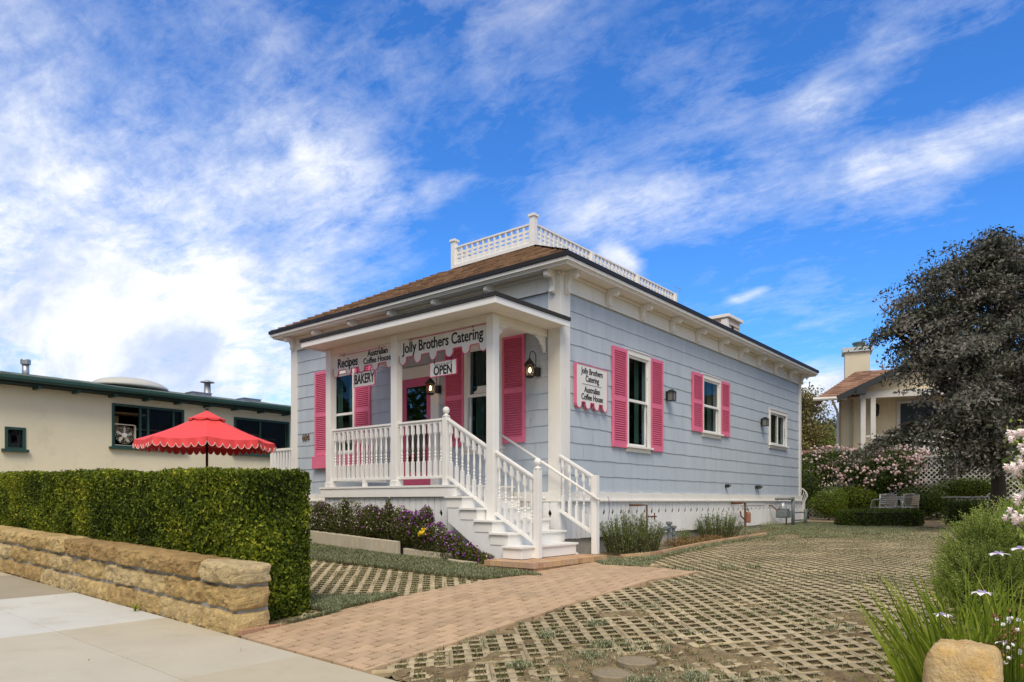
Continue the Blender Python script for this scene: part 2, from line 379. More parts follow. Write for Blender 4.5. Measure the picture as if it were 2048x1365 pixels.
abox(b, front, -.93, .04, 0, .046, 1.2365, ZF); abox(b, front, XL - .04, -4.40, 0, .046, 1.265, ZF); abox(b, front, XL - .06, -4.40, 0, .085, 1.236, 1.265)
part('water_table', b, m_trim, house, bevel=.004)

# --- eaves
EX0, EX1, EY0, EY1 = -7.86, .40, -.60, 12.40
def ring(mb, o, z0, z1, wdt):                  # rectangular ring inset by o
    x0, x1, y0, y1 = EX0 + o, EX1 - o, EY0 + o, EY1 - o
    mb.box(x0, x1, y0, y0 + wdt, z0, z1); mb.box(x0, x1, y1 - wdt, y1, z0, z1)
    mb.box(x1 - wdt, x1, y0 + wdt, y1 - wdt, z0, z1); mb.box(x0, x0 + wdt, y0 + wdt, y1 - wdt, z0, z1)
b = MB(); b.box(EX0 + .03, EX1 - .03, EY0 + .03, EY1 - .03, 4.965, 4.99); part('soffit', b, m_soffit, house)
b = MB(); ring(b, .0, 4.985, 5.045, .03); ring(b, .045, 4.94, 4.985, .04); part('fascia', b, m_trim, house, bevel=.006)
b = MB(); abox(b, side, YW - .03, 12.0, .035, .07, 4.91, 4.9645); abox(b, front, XL, .034, .036, .07, 4.91, 4.9645); part('crown_moulding', b, m_soffit, house, bevel=.01)
b = MB(); ring(b, -.025, 5.046, 5.115, .06); part('roof_edge', b, m_edge, house)
def bracket_profile(d, h):                     # scroll bracket silhouette in (out, z) with z from 0 (top) down
    pts = [(0, 0), (d, 0), (d + .02, -.03)]
    for k in range(9):
        t = math.radians(60 - k * 30); pts.append((d - .035 + .05 * math.cos(t), -.075 + .05 * math.sin(t)))
    pts += [(d * .50, -.11), (d * .36, -.16), (d * .30, -h * .66), (d * .34, -h * .80), (d * .40, -h * .92), (d * .24, -h), (0, -h)]
    return pts
for (pt, a) in [(side, v) for v in (-.12, 1.15, 2.37, 3.6, 4.81, 6.03, 7.24, 8.46, 9.68, 10.9, 11.93)] + [(front, v) for v in (-.10, FX(-1.594), FX(-2.914), FX(-4.163), FX(-5.416), FX(-6.705), XL + .1)]:
    b = MB(); big = a in (-.12, -.10); h = .36 if big else .285; d = .23
    pr = bracket_profile(d, h)
    b.prism([pt(a - .036, .03 + o, 4.962 + z) for o, z in pr], Vector(pt(a + .036, 0, 0)) - Vector(pt(a - .036, 0, 0)))
    pr2 = [(o * .82 + .012, z * .9 - .012) for o, z in pr]
    b.prism([pt(a - .046, .03 + o, 4.962 + z) for o, z in pr2], Vector(pt(a + .046, 0, 0)) - Vector(pt(a - .046, 0, 0)))
    abox(b, pt, a - .06, a + .06, .03, d + .07, 4.94, 4.963)
    part('eave_bracket', b, m_trim, house, bevel=.003)

# --- roof: courses of shingle tabs on the hip roof, flat deck on top
b = MB(); RUN = 2.8; RISE = 1.5; NC = 24; rr = random.Random(5)
x0, x1, y0, y1 = EX0, EX1, EY0, EY1; ZR = 5.10
for k in range(NC):
    u0, u1 = RUN * k / NC, RUN * (k + 1) / NC; z0_, z1_ = ZR + RISE * k / NC + .014, ZR + RISE * (k + 1) / NC
    sides = [((x0 + u0, y0 + u0), (x1 - u0, y0 + u0), (x0 + u1, y0 + u1), (x1 - u1, y0 + u1)),
             ((x1 - u0, y0 + u0), (x1 - u0, y1 - u0), (x1 - u1, y0 + u1), (x1 - u1, y1 - u1)),
             ((x1 - u0, y1 - u0), (x0 + u0, y1 - u0), (x1 - u1, y1 - u1), (x0 + u1, y1 - u1)),
             ((x0 + u0, y1 - u0), (x0 + u0, y0 + u0), (x0 + u1, y1 - u1), (x0 + u1, y0 + u1))]
    for (A, B_, C_, D_) in sides:
        Ln = math.hypot(B_[0] - A[0], B_[1] - A[1]); s = 0.
        while s < Ln:
            e = min(Ln, s + rr.uniform(.10, .32)); f0, f1 = s / Ln, e / Ln; lift = rr.choice([0, .004, .008]); b.tv = rr.uniform(0, 1)
            l = lambda p, q, f: (p[0] + (q[0] - p[0]) * f, p[1] + (q[1] - p[1]) * f)
            p0, p1, p2, p3 = l(A, B_, f0), l(A, B_, f1), l(C_, D_, f1), l(C_, D_, f0)
            b.add([(*p0, z0_ + lift), (*p1, z0_ + lift), (*p2, z1_), (*p3, z1_), (*p0, z0_ - .02), (*p1, z0_ - .02)], [(0, 1, 2, 3), (4, 5, 1, 0)]); s = e
    for cx_, cy_, sx, sy in ((x1, y0, -1, 1), (x0, y0, 1, 1)):   # hip caps
        b.tv = rr.uniform(0, .6); px_, py_ = cx_ + sx * u0, cy_ + sy * u0; qx, qy = cx_ + sx * (u1 + .06), cy_ + sy * (u1 + .06)
        h_ = .11; zz0, zz1 = z0_ + .028, z1_ + .034
        b.add([(px_ - sx * -h_, py_, zz0 - .05), (px_, py_, zz0 + .006), (px_, py_ + sy * h_, zz0 - .05), (qx + sx * h_, qy, zz1 - .05), (qx, qy, zz1), (qx, qy + sy * h_, zz1 - .05)], [(0, 1, 4, 3), (1, 2, 5, 4)])
b.tv = .3; b.box(x0 + RUN, x1 - RUN, y0 + RUN, y1 - RUN, ZR + RISE - .05, ZR + RISE)
part('roof', b, m_roof, house)

# --- widow's walk on the roof
WX0, WX1, WY0, WY1, WZ = -4.72, -2.42, 2.20, 8.72, 6.64
walk = MB(); walk.box(WX0 - .06, WX1 + .06, WY0 - .06, WY0 + .08, WZ - .04, WZ + .035); walk.box(WX1 - .08, WX1 + .06, WY0 + .08, WY1, WZ - .04, WZ + .035); walk.box(WX0 - .06, WX0 + .08, WY0 + .08, WY1, WZ - .04, WZ + .035)
wk = part('roof_railing', walk, m_rail, house, bevel=.003)
for (wx, wy) in ((WX1, WY0), (WX0, WY0), (WX1, 4.42), (WX1, 6.58), (WX0, WY1), (WX1, WY1)):
    q = MB(); tall = .63 if (wx, wy) in ((WX1, WY0), (WX0, WY0)) else .44
    q.box(wx - .06, wx + .06, wy - .06, wy + .06, WZ + .035, WZ + tall)
    if tall > .5: q.lathe([(.12, tall - .05), (.12, tall), (.02, tall + .03)], (wx, wy, WZ), 4, math.pi / 4)
    part('post', q, m_rail, wk, bevel=.004)
def lattice_panel(p0, p1):
    q = MB(); p0, p1 = Vector(p0), Vector(p1); Ln = (p1 - p0).length; d = (p1 - p0) / Ln
    q.beam(p0 + Vector((0, 0, .44)), p1 + Vector((0, 0, .44)), .07, .035); q.beam(p0 + Vector((0, 0, .06)), p1 + Vector((0, 0, .06)), .04, .06)
    n = max(2, int(Ln / .155))
    for k in range(n):
        c = p0 + d * (Ln * (k + .5) / n); q.beam(c + Vector((0, 0, .05)), c + Vector((0, 0, .43)), .05, .045, up=(d.x, d.y, 0))
    for zz in (.13, .22, .31): q.beam(p0 + Vector((0, 0, zz)), p1 + Vector((0, 0, zz)), .016, .055)
    return q
part('lattice_panel', lattice_panel((WX0, WY0, WZ), (WX1, WY0, WZ)), m_rail, wk)
for ya, yb in ((WY0, 4.42), (4.42, 6.58), (6.58, WY1)): part('lattice_panel', lattice_panel((WX1, ya, WZ), (WX1, yb, WZ)), m_rail, wk)
part('lattice_panel', lattice_panel((WX0, WY0, WZ), (WX0, WY1, WZ)), m_rail, wk)
# --- louvred box near the back of the roof
b = MB(); b.box(-3.5, -2.02, 11.50, 12.50, 5.2, 6.92); rb = part('roof_vent_box', b, mat('vent_box_siding', (.55, .47, .42), .7, .1, 5.), house)
b = MB()
for k in range(9): b.box(-3.42, -2.2, 11.47, 11.50, 5.6 + k * .14, 5.68 + k * .14); b.box(-2.02, -1.99, 11.66, 12.42, 5.6 + k * .14, 5.68 + k * .14)
part('clapboard', b, mat('vent_box_clapboard', (.60, .52, .47), .7, .1, 5.), rb)
b = MB(); b.box(-2.2, -2.0, 11.46, 11.60, 5.2, 6.88); part('corner_trim', b, m_trim, rb)
b = MB(); b.box(-3.58, -1.93, 11.42, 12.58, 6.92, 7.02); part('cap', b, m_rail, rb, bevel=.01)
b = MB(); b.box(-1.995, -1.97, 11.75, 11.9, 5.9, 6.7); part('louvre', b, m_dark, rb)
# --- little aerial at the end of the walk
b = MB(); b.tube([(-2.42, 8.9, 6.6), (-2.42, 8.9, 7.35)], .012); b.beam((-2.42, 8.7, 7.3), (-2.42, 9.15, 7.3), .01, .01); b.beam((-2.42, 8.8, 7.22), (-2.42, 9.1, 7.22), .01, .01)
part('aerial', b, m_galv, house)

# --- windows
def window(pt, a0, a1, z0, z1, rail=None, slider=False, curtain=None):
    c = .075; f = MB()
    abox(f, pt, a0, a1, 0, .045, z1 - c, z1 + .015); abox(f, pt, a0, a0 + c, 0, .04, z0 + .05, z1 - c); abox(f, pt, a1 - c, a1, 0, .04, z0 + .05, z1 - c)
    abox(f, pt, a0 - .01, a1 + .01, 0, .062, z1 + .015, z1 + .032)
    wn = part('window', f, m_trim, house, bevel=.003)
    s = MB(); abox(s, pt, a0 - .03, a1 + .03, 0, .095, z0 + .012, z0 + .05); abox(s, pt, a0 + .0, a1 - .0, 0, .04, z0 - .06, z0 + .012); part('sill', s, m_trim, wn, bevel=.004)
    i0, i1, y0_, y1_ = a0 + c, a1 - c, z0 + .05, z1 - c; s = MB(); t = .042
    def sash(p0, p1, q0, q1, o):
        abox(s, pt, p0, p1, o - .03, o, q1 - t, q1); abox(s, pt, p0, p1, o - .03, o, q0, q0 + t * 1.2); abox(s, pt, p0, p0 + t, o - .03, o, q0 + t * 1.2, q1 - t); abox(s, pt, p1 - t, p1, o - .03, o, q0 + t * 1.2, q1 - t)
    if slider:
        m_ = (i0 + i1) / 2; sash(i0, m_ + .02, y0_, y1_, .012); sash(m_ - .02, i1, y0_, y1_, -.02)
    else:
        m_ = rail or (y0_ + y1_) / 2; sash(i0, i1, m_ - .02, y1_, .012); sash(i0, i1, y0_, m_ + .025, -.02)
    part('sash', s, m_rail, wn, bevel=.002)
    g = MB()
    if slider:
        m_ = (i0 + i1) / 2; abox(g, pt, i0 + .02, m_, -.012, -.008, y0_, y1_); abox(g, pt, m_, i1 - .02, -.042, -.038, y0_, y1_)
    else:
        m_ = rail or (y0_ + y1_) / 2; abox(g, pt, i0 + .02, i1 - .02, -.012, -.008, m_, y1_); abox(g, pt, i0 + .02, i1 - .02, -.042, -.038, y0_, m_)
    part('pane', g, m_glass, wn)
    if curtain:
        for (ca, cb) in curtain:
            cu = MB(); n = max(3, int((cb - ca) / .035)); prev = None
            for k in range(n + 1):
                a = ca + (cb - ca) * k / n; o = -.16 - .025 * (k % 2)
                if prev: cu.add([pt(prev[0], prev[1], y0_), pt(a, o, y0_), pt(a, o, y1_ + .05), pt(prev[0], prev[1], y1_ + .05)], [(0, 1, 2, 3)])
                prev = (a, o)
            part('curtain', cu, m_curt, wn)
    return wn
def shutter(pt, a0, a1, z0, z1, mid):
    f = MB(); t = .045; o0, o1 = .018, .055
    abox(f, pt, a0, a0 + t, o0, o1, z0, z1); abox(f, pt, a1 - t, a1, o0, o1, z0, z1)
    abox(f, pt, a0 + t, a1 - t, o0, o1 - .002, z1 - .07, z1); abox(f, pt, a0 + t, a1 - t, o0, o1 - .002, z0, z0 + .10); abox(f, pt, a0 + t, a1 - t, o0, o1 - .002, mid - .045, mid + .045)
    s = part('shutter', f, m_pink, house, bevel=.003)
    l = MB(); A = (a0 + t, a1 - t)
    for q0, q1 in ((z0 + .10, mid - .045), (mid + .045, z1 - .07)):
        n = int((q1 - q0) / .040)
        for k in range(n):
            z = q0 + (q1 - q0) * (k + .5) / n
            l.hexa([pt(A[0], .022, z + .010), pt(A[0], .022, z + .018), pt(A[0], .050, z - .008), pt(A[0], .050, z - .016)], [pt(A[1], .022, z + .010), pt(A[1], .022, z + .018), pt(A[1], .050, z - .008), pt(A[1], .050, z - .016)])
    abox(l, pt, A[0], A[1], .0175, .0215, z0 + .08, z1 - .05)
    part('louvres', l, m_pink, s)
window(side, 1.83, 2.74, 2.22, 4.03, 3.12, curtain=[(2.45, 2.66)]); window(side, 5.12, 6.12, 2.73, 4.03, curtain=[(5.8, 6.04)]); window(side, 9.35, 10.75, 2.72, 3.69, slider=True, curtain=[(9.5, 9.62), (10.3, 10.6)])
for a0, a1, z0, mid in ((1.33, 1.825, 2.22, 3.10), (2.745, 3.24, 2.22, 3.10), (4.61, 5.115, 2.755, 3.40), (6.125, 6.62, 2.755, 3.40)): shutter(side, a0, a1, z0, 4.03, mid)
window(front, FX(-6.44), FX(-5.51), FZ(2.24), FZ(4.09), FZ(3.13), curtain=[(FX(-6.36), FX(-6.22)), (FX(-5.95), FX(-5.86))]); wc = window(front, FX(-2.32), FX(-1.39), FZ(2.16), FZ(4.11), FZ(3.17), curtain=[(FX(-2.2), FX(-2.02))])
for a0, a1 in ((-6.93, -6.445), (-5.505, -5.0), (-2.81, -2.325), (-1.385, -.89)): shutter(front, FX(a0), FX(a1), FZ(2.26), FZ(4.15), FZ(3.17))
b = MB(); b.prism([(FX(x), YW + .006, FZ(z)) for x, z in ((-1.72, 3.21), (-2.12, 3.21), (-2.10, 3.25), (-2.04, 3.27), (-2.02, 3.34), (-1.82, 3.34), (-1.80, 3.27), (-1.74, 3.25))], (0, .002, 0)); part('window_decal', b, m_sign, wc)
b = MB(); b.box(FX(-6.95), FX(-4.98), YW - .11, YW - .02, FZ(1.97), FZ(2.245)); part('flower_box', b, m_pink, house, bevel=.006)
# --- front door
DX = [FX(v) for v in (-4.17, -4.03, -3.90, -3.32, -3.19, -2.98)]; T = FZ(3.66)
b = MB(); abox(b, front, DX[0], DX[1], 0, .05, 1.50, T); abox(b, front, DX[4], DX[5], 0, .05, 1.50, T); abox(b, front, DX[0], DX[5], 0, .055, T, FZ(3.88)); part('door_casing', b, m_trim, house, bevel=.004)
b = MB(); abox(b, front, DX[1], DX[2], -.012, .028, 1.55, T); abox(b, front, DX[3], DX[4], -.012, .028, 1.55, T); abox(b, front, DX[2], DX[3], -.012, .028, T - .16, T); abox(b, front, DX[2], DX[3], -.012, .028, 1.55, 1.80)
dr = part('door', b, m_pinkd, house, bevel=.004)
b = MB(); abox(b, front, DX[2], DX[3], .006, .012, 1.80, T - .16); part('door_glass', b, glassmat('door_glass', .12, (.35, .35, .35)), dr)
b = MB(); q = DX[4] - .07; b.tube([front(q, .03, 2.5), front(q, .08, 2.5), front(q, .08, 2.32), front(q, .03, 2.32)], .011); part('handle', b, m_black, dr)

# --- skirt of notched boards and the foundation
def skirt(pt, A0, A1, zb, zt, zd, nm='skirt', out=.03):
    b = MB(); wd = .146; n = int(round((A1 - A0) / wd)); wd = (A1 - A0) / n; rk = random.Random(9)
    for k in range(n):
        a, e = A0 + k * wd + .0065, A0 + (k + 1) * wd - .0065; o = out + rk.uniform(0, .004); z0 = zb(a) if callable(zb) else zb; z0 += rk.uniform(-.004, .004)
        if z0 > zd - .1: poly = [(a, z0), (e, z0), (e, zt), (a, zt)]
        elif k % 2: poly = [(a, z0), (e, z0), (e, zt), (a, zt), (a, zd + .065), (a + .031, zd), (a, zd - .065)]
        else: poly = [(a, z0), (e, z0), (e, zd - .065), (e - .031, zd), (e, zd + .065), (e, zt), (a, zt)]
        b.prism([pt(p, o, z) for p, z in poly], Vector(pt(0, -.018, 0)) - Vector(pt(0, 0, 0)))
    s = part(nm, b, m_skirt, house)
    q = MB(); abox(q, pt, A0, A1, out - .09, out - .05, (zb if not callable(zb) else .5), zt); part('backing', q, m_dark, s); return s
skirt(side, YW - .02, 12.0, .625, 1.235, 1.04); skirt(front, XL, -4.4, .625, 1.236, 1.04); skirt(front, -1.2, -.035, .40, 1.236, 1.04)
b = MB(); b.box(XL + .02, -.02, YW + .02, 11.98, .05, .66); part('foundation', b, m_found, house)
b = MB(); b.box(.03, .05, 7.3, 8.9, 1.14, 1.20); part('access_hatch', b, m_trim, house)

# ------------------------------------------------------------------ porch
PY = -1.65; DZ = 1.50
b = MB(); k = 0; x = -4.46
while x < -.95: b.box(x + .002, min(x + .136, -.93), -1.69, YW, DZ - .035, DZ); x += .14
b.box(-4.44, -.98, -1.64, YW, DZ - .17, DZ - .036); b.box(-4.43, -.96, -1.675, -1.64, DZ - .185, DZ - .037)
part('porch_deck', b, m_rail, house, bevel=.002)
skirt(lambda a, o, z: (a, -o, z), -4.38, -.75, .28, DZ - .188, 1.05, 'porch_skirt', out=1.62)
for (x, z0) in ((-4.31, DZ), (-2.50, DZ), (-.35, .60)):
    b = MB(); b.box(x, x + .14, PY, PY + .14, z0, 4.02)
    b.box(x - .012, x + .152, PY - .012, PY + .152, z0, z0 + (.09 if z0 > 1 else .20))
    part('porch_post', b, m_rail, house, bevel=.006)
b = MB(); b.box(-4.30, -.22, PY + .015, PY + .125, 3.93, 4.05); b.box(-.325, -.225, PY + .126, YW - .036, 3.93, 4.05); b.box(-4.295, -4.185, PY + .125, YW - .02, 3.93, 4.05); part('porch_beam', b, m_soffit, house, bevel=.004)
RX0, RX1, RY = -4.42, .22, -2.10; YB = YW - .036
b = MB(); b.box(RX0 + .02, RX1 - .02, RY + .02, YB, 4.051, 4.07); part('porch_ceiling', b, m_soffit, house)
b = MB(); b.box(RX0, RX1, RY, RY + .025, 4.02, 4.115); b.box(RX1 - .025, RX1, RY + .025, YB, 4.02, 4.115); b.box(RX0, RX0 + .025, RY + .025, YB, 4.02, 4.115); part('porch_fascia', b, m_rail, house, bevel=.003)
b = MB(); e = .02; b.add([(RX0 - e, RY - e, 4.116), (RX1 + e, RY - e, 4.116), (RX1 + e, YB, 4.116), (RX0 - e, YB, 4.116), (RX0 - e, RY - e, 4.17), (RX1 + e, RY - e, 4.17), (RX1 + e, YB, 4.17), (RX0 - e, YB, 4.17), (RX0 + .7, YB, 4.42), (RX1 - .55, YB, 4.42)],
    [(0, 1, 5, 4), (1, 2, 6, 5), (3, 0, 4, 7), (4, 5, 9, 8), (5, 6, 9), (7, 4, 8), (3, 2, 1, 0)]); part('porch_roof', b, mat('black_roofing', (.03, .03, .032), .85, .3, 30., .6, 150), house)
for (x, y, dx, dy) in ((-.28, PY + .15, 0, 1), (-.28, YB, 0, -1), (-2.36, PY + .07, 1, 0), (-2.50, PY + .07, -1, 0), (-4.17, PY + .07, 1, 0)):
    b = MB(); V0 = Vector((x, y, 3.93)); d = Vector((dx, dy, 0)); sdv = Vector((dy, dx, 0)) * .02
    pts = [(0, 0), (.24, 0), (.24, -.03), (.18, -.04), (.13, -.08), (.12, -.13), (.07, -.15), (.05, -.2), (.03, -.25), (0, -.26)]
    b.prism([V0 + d * p + Vector((0, 0, q)) - sdv for p, q in pts][:1] + [V0 + d * p + Vector((0, 0, q)) - sdv for p, q in pts][1:], sdv * 2)
    b.tube([V0 + d * (.09 + .03 * math.cos(t)) + Vector((0, 0, -.07 + .03 * math.sin(t))) + sdv * 1.2 for t in [i * .7 for i in range(9)]], .007, 5)
    part('corner_bracket', b, m_trim, house, bevel=.002)
# --- balusters and rails
def baluster_mesh(H, w=.046):
    b = MB(); t0 = H * .30; b.box(-w / 2, w / 2, -w / 2, w / 2, 0, t0); u0 = H * .82; b.box(-w / 2, w / 2, -w / 2, w / 2, u0, H)
    Lr = u0 - t0; prof = [(.46, 0), (.30, .035), (.46, .07), (.26, .11), (.36, .15), (.44, .19), (.26, .24), (.44, .29), (.36, .33), (.25, .36), (.40, .48), (.44, .56), (.32, .78), (.26, .90), (.42, .95), (.46, 1)]
    b.lathe([(r * w, t0 + z * Lr) for r, z in prof], (0, 0, 0), 10)
    return b.mesh('baluster', m_rail)
bal = baluster_mesh(.86)
def rail_set(p0, p1, n, top, bot, wtop=.075):
    """p0,p1: (x,y,z) foot of the railing line; top, bot: heights of the rails above that line"""
    p0, p1 = Vector(p0), Vector(p1); q = MB(); q.beam(p0 + Vector((0, 0, top)), p1 + Vector((0, 0, top)), wtop, .035); q.beam(p0 + Vector((0, 0, top - .035)), p1 + Vector((0, 0, top - .035)), .04, .035)
    r = part('railing', q, m_rail, house, bevel=.004); q = MB(); q.beam(p0 + Vector((0, 0, bot)), p1 + Vector((0, 0, bot)), .055, .045); part('bottom_rail', q, m_rail, r, bevel=.004)
    for k in range(n):
        c = p0.lerp(p1, (k + .5) / n); place('baluster', bal, r, (c.x, c.y, c.z + bot + .01))
    return r
yy = PY + .07
r1 = rail_set((-4.17, yy, DZ), (-2.50, yy, DZ), 13, 1.045, .13); r2 = rail_set((-2.36, yy, DZ), (-1.30, yy, DZ), 8, 1.045, .13)
rail_set((-1.21, yy, 1.50), (-.35, yy, 1.0), 7, 1.04, .13); rail_set((-.21, yy, .93), (.52, yy, .52), 6, 1.05, .13)
rail_set((.04, -.30, .90), (.70, -.30, .53), 5, 1.08, .20)
rail_set((-4.24, -1.5, DZ), (-4.24, YW, DZ), 10, 1.045, .13)
b = MB(); b.box(-3.3, -3.22, yy - .03, yy + .03, DZ, DZ + .11); part('rail_block', b, m_rail, r1)
def newel(x, y, z0, z1, ball=True):
    b = MB(); b.box(x - .046, x + .046, y - .046, y + .046, z0, z1)
    if ball: b.lathe([(.055, 0), (.06, .012), (.045, .022), (.03, .03), (.028, .042), (.038, .052), (.052, .075), (.057, .1), (.052, .125), (.035, .148), (.012, .156)], (x, y, z1), 16)
    part('newel_post', b, m_rail, house, bevel=.004)
newel(-1.255, yy, DZ, 2.585); newel(.565, yy, .43, 1.70); newel(.745, -.35, .43, 1.64, False)
# --- stairs
NS = [(-.965, 1.322), (-.665, 1.144), (-.365, .966), (-.065, .788), (.235, .61)]
st = MB()
for i, (x, z) in enumerate(NS):
    yl = -1.86 if i < 4 else -1.93; yr = -.40 if i < 4 else -.52; xr = x + .29
    st.box(x - .06, xr + .025, yl, yr, z - .032, z)                        # tread with nosing
    st.box(x - .05, xr, yl + .03, yr - .03, z - .178, z - .033)            # riser below the tread
stairs = part('porch_stairs', st, m_rail, house, bevel=.004)
b = MB(); b.prism([(-.98, -1.82, 1.29), (-.98, -1.82, .93), (.05, -1.82, .27), (.50, -1.82, .27), (.50, -1.82, .42), (.18, -1.82, .60)], (0, 1.40, 0)); part('stringer', b, m_skirt, stairs)
# grab rails on brackets
b = MB(); b.tube([(-1.15, -.42, 2.40), (.86, -.42, 1.26)], .022, 10); b.tube([(-.2, -.42, 1.85), (-.2, -.30, 1.80), (-.2, YW, 1.80)], .01); b.tube([(.74, -.42, 1.31), (.74, -.36, 1.27)], .01)
part('grab_rail', b, m_rail, house, smooth=True)
b = MB(); b.tube([(-1.1, -1.49, 2.30), (.62, -1.49, 1.27)], .022, 10); part('grab_rail', b, m_rail, house, smooth=True)

# --- brick landing at the foot of the steps
m_brick = mat('landing_brick', (.5, .33, .2), .85, .12, 8., .3, 60, attr=((.42, .24, .15), (.56, .37, .20), (.50, .34, .24)), stain=((.2, .16, .13), .4), sscale=2.)
b = MB(); rk = random.Random(2); b.tv = .2; b.box(-.05, .92, -2.16, -.40, .05, .345)
LX, LY = .97, -2.20
y = LY
while y < -.40:
    e = min(y + .105, -.38); b.tv = rk.random(); b.box(LX - .2, LX, y + .003, e - .003, .352, .425 + rk.uniform(-.002, .002)); y = e
y = LY + .03
while y < -.42:
    e = min(y + .21, -.40); b.tv = rk.random() * .6; b.box(LX - .1, LX - .02, y + .003, e - .003, .10, .349); y = e
x = .1
while x < LX - .2:
    e = min(x + .105, LX - .2); b.tv = rk.random(); b.box(x + .003, e - .003, LY - .005, LY + .2, .352, .425); b.tv = rk.random() * .6; b.box(x + .003, e - .003, LY + .015, LY + .1, .10, .349); x = e
y = LY + .2
while y < -.40:
    xx = .1
    while xx < LX - .21: b.tv = rk.random(); b.box(xx + .003, min(xx + .21, LX - .2) - .003, y + .003, min(y + .1, -.39) - .003, .352, .424); xx += .21
    y += .1
part('landing', b, m_brick, house)

# ================================================================== signs, lamps, number
def text(name, s, size, parent, loc, rot, mat_, sx=1., ext=.003, off=.0, align='CENTER', shear=0.):
    c = bpy.data.curves.new(name, 'FONT'); c.body = s; c.size = size; c.extrude = ext; c.offset = off; c.align_x = align; c.align_y = 'CENTER'; c.shear = shear; c.resolution_u = 4
    o = bpy.data.objects.new(name, c); COL.objects.link(o); dg = bpy.context.evaluated_depsgraph_get(); me = bpy.data.meshes.new_from_object(o.evaluated_get(dg)); me.name = name
    bpy.data.objects.remove(o); me.materials.clear(); me.materials.append(mat_)
    o = bpy.data.objects.new(name, me); COL.objects.link(o); o.parent = parent; o.location = Vector(loc) - Vector(parent.get('org', (0, 0, 0))); o.rotation_euler = rot; o.scale = (sx, 1, 1); return o
RF = (math.pi / 2, 0, 0); RS = (math.pi / 2, 0, math.pi / 2)
def scallop(a0, a1, z1, z0, n, rad, ends=True):
    """outline (a,z) of a board with round drops along its lower edge"""
    pts = [(a0, z1), (a1, z1)]; gap = (a1 - a0 - 2 * rad * n) / (n - 1) if n > 1 else 0
    for k in reversed(range(n)):
        c = a0 + rad + k * (2 * rad + gap)
        for j in range(11):
            t = math.pi * j / 10; pts.append((c + rad * math.cos(t), z0 + rad * .25 - rad * 1.15 * math.sin(t)))
        if gap > .01 and k: pts += [(c - rad - .004, z0 + rad * .55), (c - rad - gap + .004, z0 + rad * .55)]
    return pts
def hanging_sign(nm, label, a0, a1, z0, z1, outline=None, group=None, hooks=True, loops=()):
    cx_ = (a0 + a1) / 2; s = thing(nm, label, 'sign', (cx_, PY + .07, z0), group=group); y = PY + .055
    pts = outline or [(a0, z1), (a1, z1), (a1, z0), (a0, z0)]
    b = MB(); b.prism([(a, y, z) for a, z in pts], (0, .02, 0)); part('board', b, m_sign, s)
    mx_, mz = sum(p[0] for p in pts) / len(pts), (z0 + z1) / 2
    b = MB(); n = len(pts)
    for i in range(n): b.beam((pts[i][0], y + .006, pts[i][1]), (pts[(i + 1) % n][0], y + .006, pts[(i + 1) % n][1]), .011, .020, up=(0, 1, 0)) if (Vector(pts[i]) - Vector(pts[(i + 1) % n])).length > .001 else None
    part('edge_trim', b, m_pinkd, s)
    b = MB()
    for h in loops: b.tube([(h, y, z1 - .03), (h, y - .012, z1 - .01), (h, y, z1 + .02), (h, y + .01, z1 + .05), (h, y, 3.94 if z1 > 3.8 else z1 + .09)], .005, 6)
    if loops: part('hook', b, m_black, s)
    return s, y
s, y = hanging_sign('hanging_sign', 'scalloped white sign reading Recipes Australian Coffee House at the left porch bay', -4.15, -2.52, 3.57, 3.89, scallop(-4.15, -2.52, 3.89, 3.585, 5, .078), 'signs hanging from the porch beam', loops=(-3.83, -2.86))
text('lettering', 'Recipes', .235, s, (-3.73, y - .003, 3.745), RF, m_ink, .80, off=.004); text('lettering', 'Australian', .15, s, (-2.90, y - .003, 3.825), RF, m_ink, .88, off=.002); text('lettering', 'Coffee House', .15, s, (-2.92, y - .003, 3.70), RF, m_ink, .86, off=.002)
s, y = hanging_sign('hanging_sign', 'long scalloped white sign reading Jolly Brothers Catering at the right porch bay', -2.34, -.37, 3.55, 3.92, scallop(-2.34, -.37, 3.915, 3.595, 6, .085), 'signs hanging from the porch beam', loops=(-2.05, -.66))
text('lettering', 'Jolly Brothers Catering', .25, s, (-1.355, y - .003, 3.785), RF, m_ink, .77, off=.003)
s, y = hanging_sign('hanging_sign', 'small rectangular white sign reading BAKERY below the left scalloped sign', -3.55, -2.98, 3.27, 3.53, None, 'signs hanging from the porch beam', loops=(-3.45, -3.08))
text('lettering', 'BAKERY', .235, s, (-3.265, y - .003, 3.40), RF, m_ink, .64, off=.004)
s, y = hanging_sign('hanging_sign', 'small rectangular white sign reading OPEN below the right scalloped sign', -1.61, -1.02, 3.24, 3.47, None, 'signs hanging from the porch beam', loops=(-1.5, -1.12))
text('lettering', 'OPEN', .20, s, (-1.315, y - .003, 3.325), RF, m_ink, .80, off=.004); text('lettering', "Come on in we're", .06, s, (-1.315, y - .003, 3.43), RF, mat('grey_lettering', (.35, .36, .36), .6, 0), .9)
s = thing('wall_sign', 'white pink-edged sign on the side wall reading Jolly Brothers Catering Australian Coffee House', 'sign', (.06, .6, 2.8))
o_ = scallop(.12, 1.08, 3.53, 2.87, 4, .075); b = MB(); b.prism([(.075, a, z) for a, z in o_], (-.055, 0, 0)); part('board', b, m_sign, s)
b = MB()
for i in range(len(o_)):
    p, q = o_[i], o_[(i + 1) % len(o_)]
    if math.hypot(p[0] - q[0], p[1] - q[1]) > .001: b.beam((.055, p[0], p[1]), (.055, q[0], q[1]), .012, .052, up=(1, 0, 0))
part('edge_trim', b, m_pink, s)
